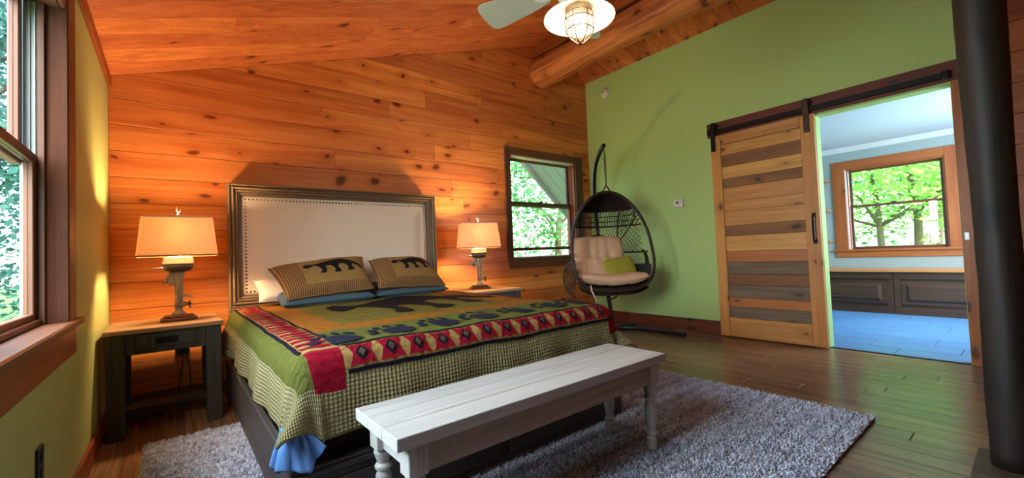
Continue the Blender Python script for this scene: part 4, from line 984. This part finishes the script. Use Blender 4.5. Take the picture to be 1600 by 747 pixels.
# open net between the bars, and rounded back rest motif
nt = MB()
for k in range(30):
    for sl in (-1, 1):
        x0 = -.46 + .92 * k / 29; pts = []
        for j in range(9):
            z = .96 + .32 * j / 8; x = x0 + sl * .18 * (j / 8 - .5)
            if abs(x) < xlim(z) * .98: pts.append(shell_pt(x, z))
        if len(pts) > 1: nt.tube(pts, .003, 4, caps=False)
nt.build('back_net', 'wicker_light', eg, True)
mo = MB()
for r, w in ((.235, .012), (.165, .007), (.10, .006)): mo.tube([shell_pt(r * math.cos(PI * j / 20), .96 + r * .92 * math.sin(PI * j / 20)) - Vector((0, .012, 0)) for j in range(21)], w, 6)
for j in range(1, 16): a = PI * j / 16; mo.tube([shell_pt(r * math.cos(a), .96 + r * .92 * math.sin(a)) - Vector((0, .012, 0)) for r in (.165, .235)], .006, 4)
for j in range(1, 10): a = PI * j / 10; mo.tube([shell_pt(r * math.cos(a), .96 + r * .92 * math.sin(a)) - Vector((0, .012, 0)) for r in (.02, .165)], .004, 4)
mo.build('back_motif', 'wicker', eg, True)
# lower woven bowl
bo = MB().grid(lambda u, v: shell_pt((u * 2 - 1) * xlim(.56 + .26 * v) * .995, .56 + .26 * v) + Vector((0, .0, 0)), [k / 30 for k in range(31)], [k / 12 for k in range(13)])
for z in [.57 + .02 * k for k in range(13)]: xl = xlim(z) * .99; bo.tube([shell_pt(-xl + 2 * xl * j / 20, z) + Vector((0, .004, 0)) for j in range(21)], .009, 5)
bo.build('bowl', 'wicker', eg, True)
st = MB()
def seatbase(u, v): 
    a = (u * 2 - 1); x = a * .40; return (x, -.17 + .42 * v, .575 + .05 * a * a + .02 * v)
st.grid(seatbase, [k / 16 for k in range(17)], [k / 8 for k in range(9)])
st.grid(lambda u, v: ((u * 2 - 1) * .40, -.17 + .01 * v, .575 + .05 * (u * 2 - 1) ** 2 - .085 * v * (1 - (u * 2 - 1) ** 4 * .9)), [k / 16 for k in range(17)], [k / 4 for k in range(5)])
st.grid(lambda u, v: ((u * 2 - 1) * .40 * (1 - .25 * v), -.16 + .42 * v, .49 + .08 * (u * 2 - 1) ** 4 + .02 * v), [k / 16 for k in range(17)], [k / 6 for k in range(7)])
st.build('seat_base', 'wicker', eg, True)
# woven ears that bulge out on both sides of the hoop
for sg in (-1, 1):
    er = MB()
    def ear(a, k): return Vector((sg * (.41 + (.115 if sg > 0 else .105) * math.sin(a) * k), -.05 + .20 * k * (.4 + .6 * math.sin(a)) * .8, .78 + .20 * math.cos(a) * (.6 + .4 * k) - (.10 * k if sg < 0 else .0)))
    er.tube([ear(PI * j / 16, 1) for j in range(17)], .010, 6)
    for j in range(2, 15): er.tube([ear(PI * j / 16, k / 5) for k in range(6)], .005, 4)
    for k in (.3, .5, .7, .85): er.tube([ear(PI * j / 16, k) for j in range(17)], .005, 4)
    er.build('side_weave', 'wicker', eg, True)
# side net on the viewer's right, between back post and hoop
sn = MB()
for j in range(16):
    f = j / 15; z0 = 1.62 - .40 * f; z1 = 1.58 - .25 * f - .25 * f * f; p = shell_pt(.24, min(z0, 1.55)); h_ = Vector((xlim(z1) * (.97 - .25 * f), -.02, z1))
    qv = p.lerp(h_, 1 - .55 * f); sn.tube([p, (p + qv) / 2 - Vector((0, 0, .015)), qv], .003, 4)
sn.tube([Vector((xlim(1.48) * .98, -.06, 1.48)), Vector((.34, .02, 1.36)), Vector((.29, .12, 1.22)), shell_pt(.24, 1.06)], .009, 6)
for f in (.25, .5, .75): sn.tube([shell_pt(.24, 1.55 - .35 * f).lerp(Vector((xlim(1.5) * .98, -.05, 1.50 - .1 * f)), .5 * f + .2), shell_pt(.24, 1.12).lerp(Vector((.33, .02, 1.34)), f)], .003, 4)
sn.build('side_net', 'wicker', eg, True)
# hanging loop, chain, hook
top = hoop(PI)
MB().tube([top + Vector((-.05, 0, -.005)), top + Vector((-.012, 0, .06)), top + Vector((.012, 0, .06)), top + Vector((.05, 0, -.005))], .008, 6).build('hanger', 'wicker', eg, True)
ch = MB()
for k in range(11):
    c = top + Vector((0, 0, .075 + .034 * k)); pts = []
    for j in range(12):
        a = 2 * PI * j / 12; w, h = .011 * math.cos(a), .022 * math.sin(a); pts.append(c + (Vector((w, 0, h)) if k % 2 else Vector((0, w, h))))
    ch.tube(pts, .0042, 5, closed=True)
ch.build('chain', 'gunmetal', eg, True)
pb_ = top + Vector((0, 0, .47))
pole = [Vector((.16, .42, .03)), Vector((.14, .44, .35)), Vector((.10, .50, .8)), Vector((.06, .54, 1.3)), Vector((.02, .46, 1.75)), Vector((0, .32, 2.02)), Vector((0, .12, 2.16)), Vector((top.x, top.y + .02, 2.20))]
def smooth_path(pts, n=6):
    out = []
    for i in range(len(pts) - 1):
        p0 = pts[max(i - 1, 0)]; p1 = pts[i]; p2 = pts[i + 1]; p3 = pts[min(i + 2, len(pts) - 1)]
        for k in range(n):
            t = k / n; out.append(.5 * ((2 * p1) + (p2 - p0) * t + (2 * p0 - 5 * p1 + 4 * p2 - p3) * t * t + (3 * p1 - p0 - 3 * p2 + p3) * t ** 3))
    return out + [pts[-1]]
MB().tube(smooth_path(pole), .025, 10).build('stand_pole', 'gunmetal', eg, True)
MB().lathe([(.001, -.026), (.018, -.02), (.026, 0), (.018, .02), (.001, .026)], n=12).xf(Matrix.Translation(pole[-1])).build('pole_cap', 'black_metal', eg, True)
MB().tube([pole[-1] + Vector((0, 0, -.02)), pole[-1] + Vector((0, 0, -.07)), pole[-1] + Vector((.012, 0, -.10)), top + Vector((0, 0, .43))], .006, 6).build('hook', 'gunmetal', eg, True)
# stand feet: two bent tubes crossing under the pole
for pts in ([(-.62, .22, .026), (-.1, .38, .026), (.16, .42, .03), (.42, .28, .03), (.66, -.08, .028), (.74, -.24, .026)], [(.50, .56, .026), (.36, .48, .026), (.16, .42, .026), (-.18, .12, .026), (-.30, -.22, .026)]):
    MB().tube(smooth_path([Vector(p) for p in pts]), .025, 10).build('stand_foot', 'gunmetal', eg, True)
MB().tube([(.02, .10, .50), (.03, .18, .42), (.12, .30, .40), (.20, .34, .42), (.22, .30, .50)], .010, 8).build('under_bracket', 'gunmetal', eg, True)
# cushions: tufted back, thick seat, loose tie
def puff(mb, o, ex, ey, ez, w, d, t, tufts=(), seed=0, nu=28, nv=24, sag=0):
    def f(u, v, sd):
        uu, vv = 2 * u - 1, 2 * v - 1; h = t / 2 * (max(0, 1 - abs(uu) ** 4) * max(0, 1 - abs(vv) ** 4)) ** .4
        for (a, b) in tufts: h -= .45 * t / 2 * math.exp(-((uu - a) ** 2 + (vv - b) ** 2) / .03)
        for (a, b) in tufts: h -= .14 * t / 2 * (math.exp(-((uu - a) / .06) ** 2) + math.exp(-((vv - b) / .06) ** 2))
        h += .05 * t * noise.noise(Vector((u * 4, v * 4, seed)))
        k = 1 - .05 * (uu * uu * vv * vv)
        return o + ex * (uu * w / 2 * k) + ey * (vv * d / 2 * k) + ez * (max(h, -.01 * t) * sd + sag * (uu * uu))
    us = [k / nu for k in range(nu + 1)]; vs_ = [k / nv for k in range(nv + 1)]
    mb.grid(lambda u, v: f(u, v, 1), us, vs_); mb.grid(lambda u, v: f(1 - u, v, -1), us, vs_); return mb
X_, Y_, Z_ = Vector((1, 0, 0)), Vector((0, 1, 0)), Vector((0, 0, 1))
up_ = Vector((0, .34, .94)).normalized(); nb_ = -X_.cross(up_); nb_ = up_.cross(X_)
bc = puff(MB(), Vector((-.05, .17, .90)), X_, up_, Vector((0, -.94, .34)), .62, .56, .13, ((-.36, .1), (.36, .1), (0, .1)), 2).build('back_cushion', 'cushion', eg, True)
sc_ = puff(MB(), Vector((.0, -.06, .66)), X_, Y_, Z_, .76, .44, .13, ((-.3, -.2), (.3, -.2)), 5, sag=.04).build('seat_cushion', 'cushion', eg, True)
MB().tube([(-.30, -.22, .62), (-.30, -.25, .56), (-.275, -.26, .50), (-.25, -.25, .44)], .008, 6).build('cushion_tie', 'cream_cloth', eg, True)
gp = thing('cushion', 'small green throw cushion in the egg chair', 'cushion', (0, 0, 0)); gp.location = eg.matrix_basis @ Vector((.13, .02, .80)); gp.rotation_euler = eg.rotation_euler
puff(MB(), Vector((0, 0, 0)), Vector((.97, .05, -.18 + .30)).normalized(), Vector((-.2, .45, .87)).normalized(), Vector((0, -.89, .45)), .36, .22, .11, (), 8).build('cover', 'cushion_green', gp, True)

# ------------------------------------------------------------------ ceiling fan with caged light
FXc, FYc = 1.585, 1.372
fn = thing('ceiling_fan', 'ceiling fan with white blades and caged light under an enamel dish', 'fan', (FXc, FYc, 0))
zt = zc(FXc)
MB().tube([(0, 0, 2.44), (0, 0, zt - .03)], .014, 10).build('down_rod', 'white_enamel', fn, True)
MB().lathe([(.02, zt - .10), (.055, zt - .06), (.07, zt + .01), (.001, zt + .01)], n=20).build('canopy', 'white_enamel', fn, True)
MB().lathe([(.001, 2.23), (.06, 2.23), (.10, 2.26), (.12, 2.31), (.12, 2.37), (.09, 2.42), (.03, 2.45), (.001, 2.45)], n=28).build('motor', 'white_enamel', fn, True)
bm = MB(); n = 14; pts = []
outl = [(.17, -.05), (.30, -.075), (.50, -.10), (.535, -.098), (.558, -.075), (.565, 0), (.558, .075), (.535, .098), (.50, .10), (.30, .075), (.17, .05)]
for k in range(5):
    a = math.radians(110 - 72 * k); b = MB().prism(outl, lambda A, B, d: (A, B, d), .007, .002)
    b.xf(Matrix.Translation((0, 0, 2.325)) @ Matrix.Rotation(a, 4, 'Z') @ Matrix.Rotation(math.radians(12), 4, 'X')).build('blade', 'fan_blade_white', fn)
    MB().prism([(.09, -.018), (.20, -.03), (.24, 0), (.20, .03), (.09, .018)], lambda A, B, d: (A, B, d), .006).xf(Matrix.Translation((0, 0, 2.316)) @ Matrix.Rotation(a, 4, 'Z') @ Matrix.Rotation(math.radians(12), 4, 'X')).build('blade_arm', 'white_enamel', fn)
MB().lathe([(.05, 2.23), (.065, 2.215), (.085, 2.205), (.14, 2.175), (.175, 2.150), (.176, 2.146), (.172, 2.146), (.135, 2.168), (.08, 2.198), (.05, 2.20)], n=40).build('dish', 'white_enamel', fn, True)
MB().lathe([(.05, 2.20), (.052, 2.15), (.045, 2.145)], n=20).build('collar', 'white_enamel', fn, True)
cg = MB()
for r, z in ((.068, 2.165), (.072, 2.135), (.066, 2.085)): cg.tube([(r * math.cos(2 * PI * k / 28), r * math.sin(2 * PI * k / 28), z) for k in range(28)], .0028, 6, closed=True)
for k in range(6):
    a = 2 * PI * k / 6 + .3; cg.tube([(r * math.cos(a), r * math.sin(a), z) for r, z in ((.066, 2.17), (.071, 2.135), (.068, 2.09), (.05, 2.05), (.02, 2.025), (0, 2.018))], .0028, 6)
cg.build('cage', 'bronze', fn, True)
MB().lathe([(.048, 2.15), (.056, 2.12), (.054, 2.08), (.04, 2.05), (.015, 2.034), (.001, 2.032)], n=24).build('glass_jar', 'jar_glass', fn, True)
MB().lathe([(.014, 2.145), (.022, 2.125), (.032, 2.10), (.030, 2.075), (.016, 2.06), (.001, 2.056)], n=18).build('bulb', 'bulb_glow', fn, True)
l = bpy.data.lights.new('fan_light', 'POINT'); l.energy = 17; l.color = (1, .78, .52); l.shadow_soft_size = .035
lo_ = bpy.data.objects.new('fan_light', l); COL.objects.link(lo_); lo_.parent = fn; lo_.location = (0, 0, 2.09)

# ------------------------------------------------------------------ outdoors
gd = MB().box(-60, 70, -40, 70, -.75, -.65).build('ground', 'grass'); gd['kind'] = 'structure'; gd['label'] = 'green lawn outside the windows'; gd['category'] = 'ground'
def tree(label, loc, h, r, seed, leaf, trunk_r=.16, n=2600, base=.28, group=None):
    rn = random.Random(seed); o = thing('tree', label, 'tree', loc, group=group)
    tp = []; x = y = 0
    for k in range(9): tp.append((x, y, h * .85 * k / 8)); x += rn.uniform(-.12, .12); y += rn.uniform(-.12, .12)
    mb = MB().tube(tp, [trunk_r * (1 - .085 * k) for k in range(9)], 10); ends = []
    for k in range(9):
        i = rn.randint(3, 7); p = Vector(tp[i]); a = rn.uniform(0, 2 * PI); L = r * rn.uniform(.5, .95)
        e_ = p + Vector((math.cos(a) * L, math.sin(a) * L, L * rn.uniform(.2, .7))); m_ = (p + e_) / 2 + Vector((0, 0, .2)); mb.tube([p, m_, e_], [trunk_r * .42, trunk_r * .28, .02], 6); ends.append(e_)
    mb.build('trunk', 'bark', o, True)
    vs = []; fs = []
    for _ in range(n):
        if rn.random() < .55: c = rn.choice(ends); p = c + Vector((rn.gauss(0, .42 * r / 2), rn.gauss(0, .42 * r / 2), rn.gauss(0, .3 * r / 2)))
        else:
            while True:
                q_ = Vector((rn.uniform(-1, 1), rn.uniform(-1, 1), rn.uniform(-1, 1)))
                if .35 < q_.length < 1: break
            p = Vector((q_.x * r, q_.y * r, h * (base + (1 - base) / 2) + q_.z * h * (1 - base) / 2))
        a = Vector((rn.gauss(0, 1), rn.gauss(0, 1), rn.gauss(0, .5))).normalized(); b = a.orthogonal().normalized(); s = rn.uniform(.05, .11); i = len(vs)
        b = (b + a.cross(b) * rn.uniform(-1, 1)).normalized()
        vs += [p - a * s, p + b * s * .55, p + a * s, p - b * s * .55]; fs.append((i, i + 1, i + 2, i + 3))
    MB().add(vs, fs).build('crown', leaf, o)
    return o
tree('thick trunked leafy tree left of centre in the far window', (15.2, 2.75, -.65), 6.2, 2.6, 11, 'leaf_fresh', .10, 4600, .34, 'trees outside the far window')
tree('forked leafy tree right of centre in the far window', (16.0, 2.15, -.65), 7.0, 2.8, 12, 'leaf_fresh', .12, 4600, .34, 'trees outside the far window')
tree('bushy tree at the left edge of the far window', (18.5, 4.6, -.65), 6.5, 2.6, 13, 'leaf_deep', .16, 3600, .12, 'trees outside the far window')
tree('bushy tree at the right edge of the far window', (18.0, .8, -.65), 6.0, 2.4, 14, 'leaf_fresh', .15, 3600, .10, 'trees outside the far window')
tree('dense tree behind the others in the far window', (22, 2.6, -.65), 8.5, 3.8, 15, 'leaf_deep', .2, 5200, .08, 'trees outside the far window')
tree('leafy tree at the left of the back window', (7.4, 10.2, -.65), 6.5, 1.9, 21, 'leaf_deep', .16, 3600, .08, 'trees outside the back window')
tree('leafy tree at the right of the back window', (10.6, 10.6, -.65), 6.0, 1.8, 22, 'leaf_deep', .16, 3200, .08, 'trees outside the back window')
tree('tall tree farthest behind the back window', (12.2, 16.5, -.65), 9.5, 3.0, 23, 'leaf_fresh', .2, 3600, .10, 'trees outside the back window')
tree('blue green tree nearest the left window', (-3.1, 12.5, -.65), 8.0, 2.4, 31, 'leaf_shaded', .14, 11000, .04, 'trees outside the left window')
tree('blue green tree farther from the left window', (-4.6, 19.5, -.65), 11.0, 3.6, 32, 'leaf_shaded', .18, 11000, .04, 'trees outside the left window')
# porch roof of the house seen at the top of the back window
pr = thing('porch_roof', 'grey boarded porch roof at the upper right of the back window', 'roof', (6.6, 5.6, 0))
sl = Vector((.75, 0, -.66)).normalized(); nrm = Vector((sl.z, 0, -sl.x))
for k in range(5):
    ya = -.9 + .26 * k
    MB().add([Vector((-1.55, ya, 2.877)), Vector((0, ya, 1.517)), Vector((0, ya + .25, 1.517)), Vector((-1.55, ya + .25, 2.877)), Vector((-1.51, ya, 2.917)), Vector((.04, ya, 1.557)), Vector((.04, ya + .25, 1.557)), Vector((-1.51, ya + .25, 2.917))], [(0, 1, 2, 3), (7, 6, 5, 4), (0, 4, 5, 1), (1, 5, 6, 2), (2, 6, 7, 3), (3, 7, 4, 0)]).build('roof_board', 'siding', pr)
MB().obox((-1.55, .42, 2.85), (0, .42, 1.49), .04, .14).build('rake_board', 'siding', pr)
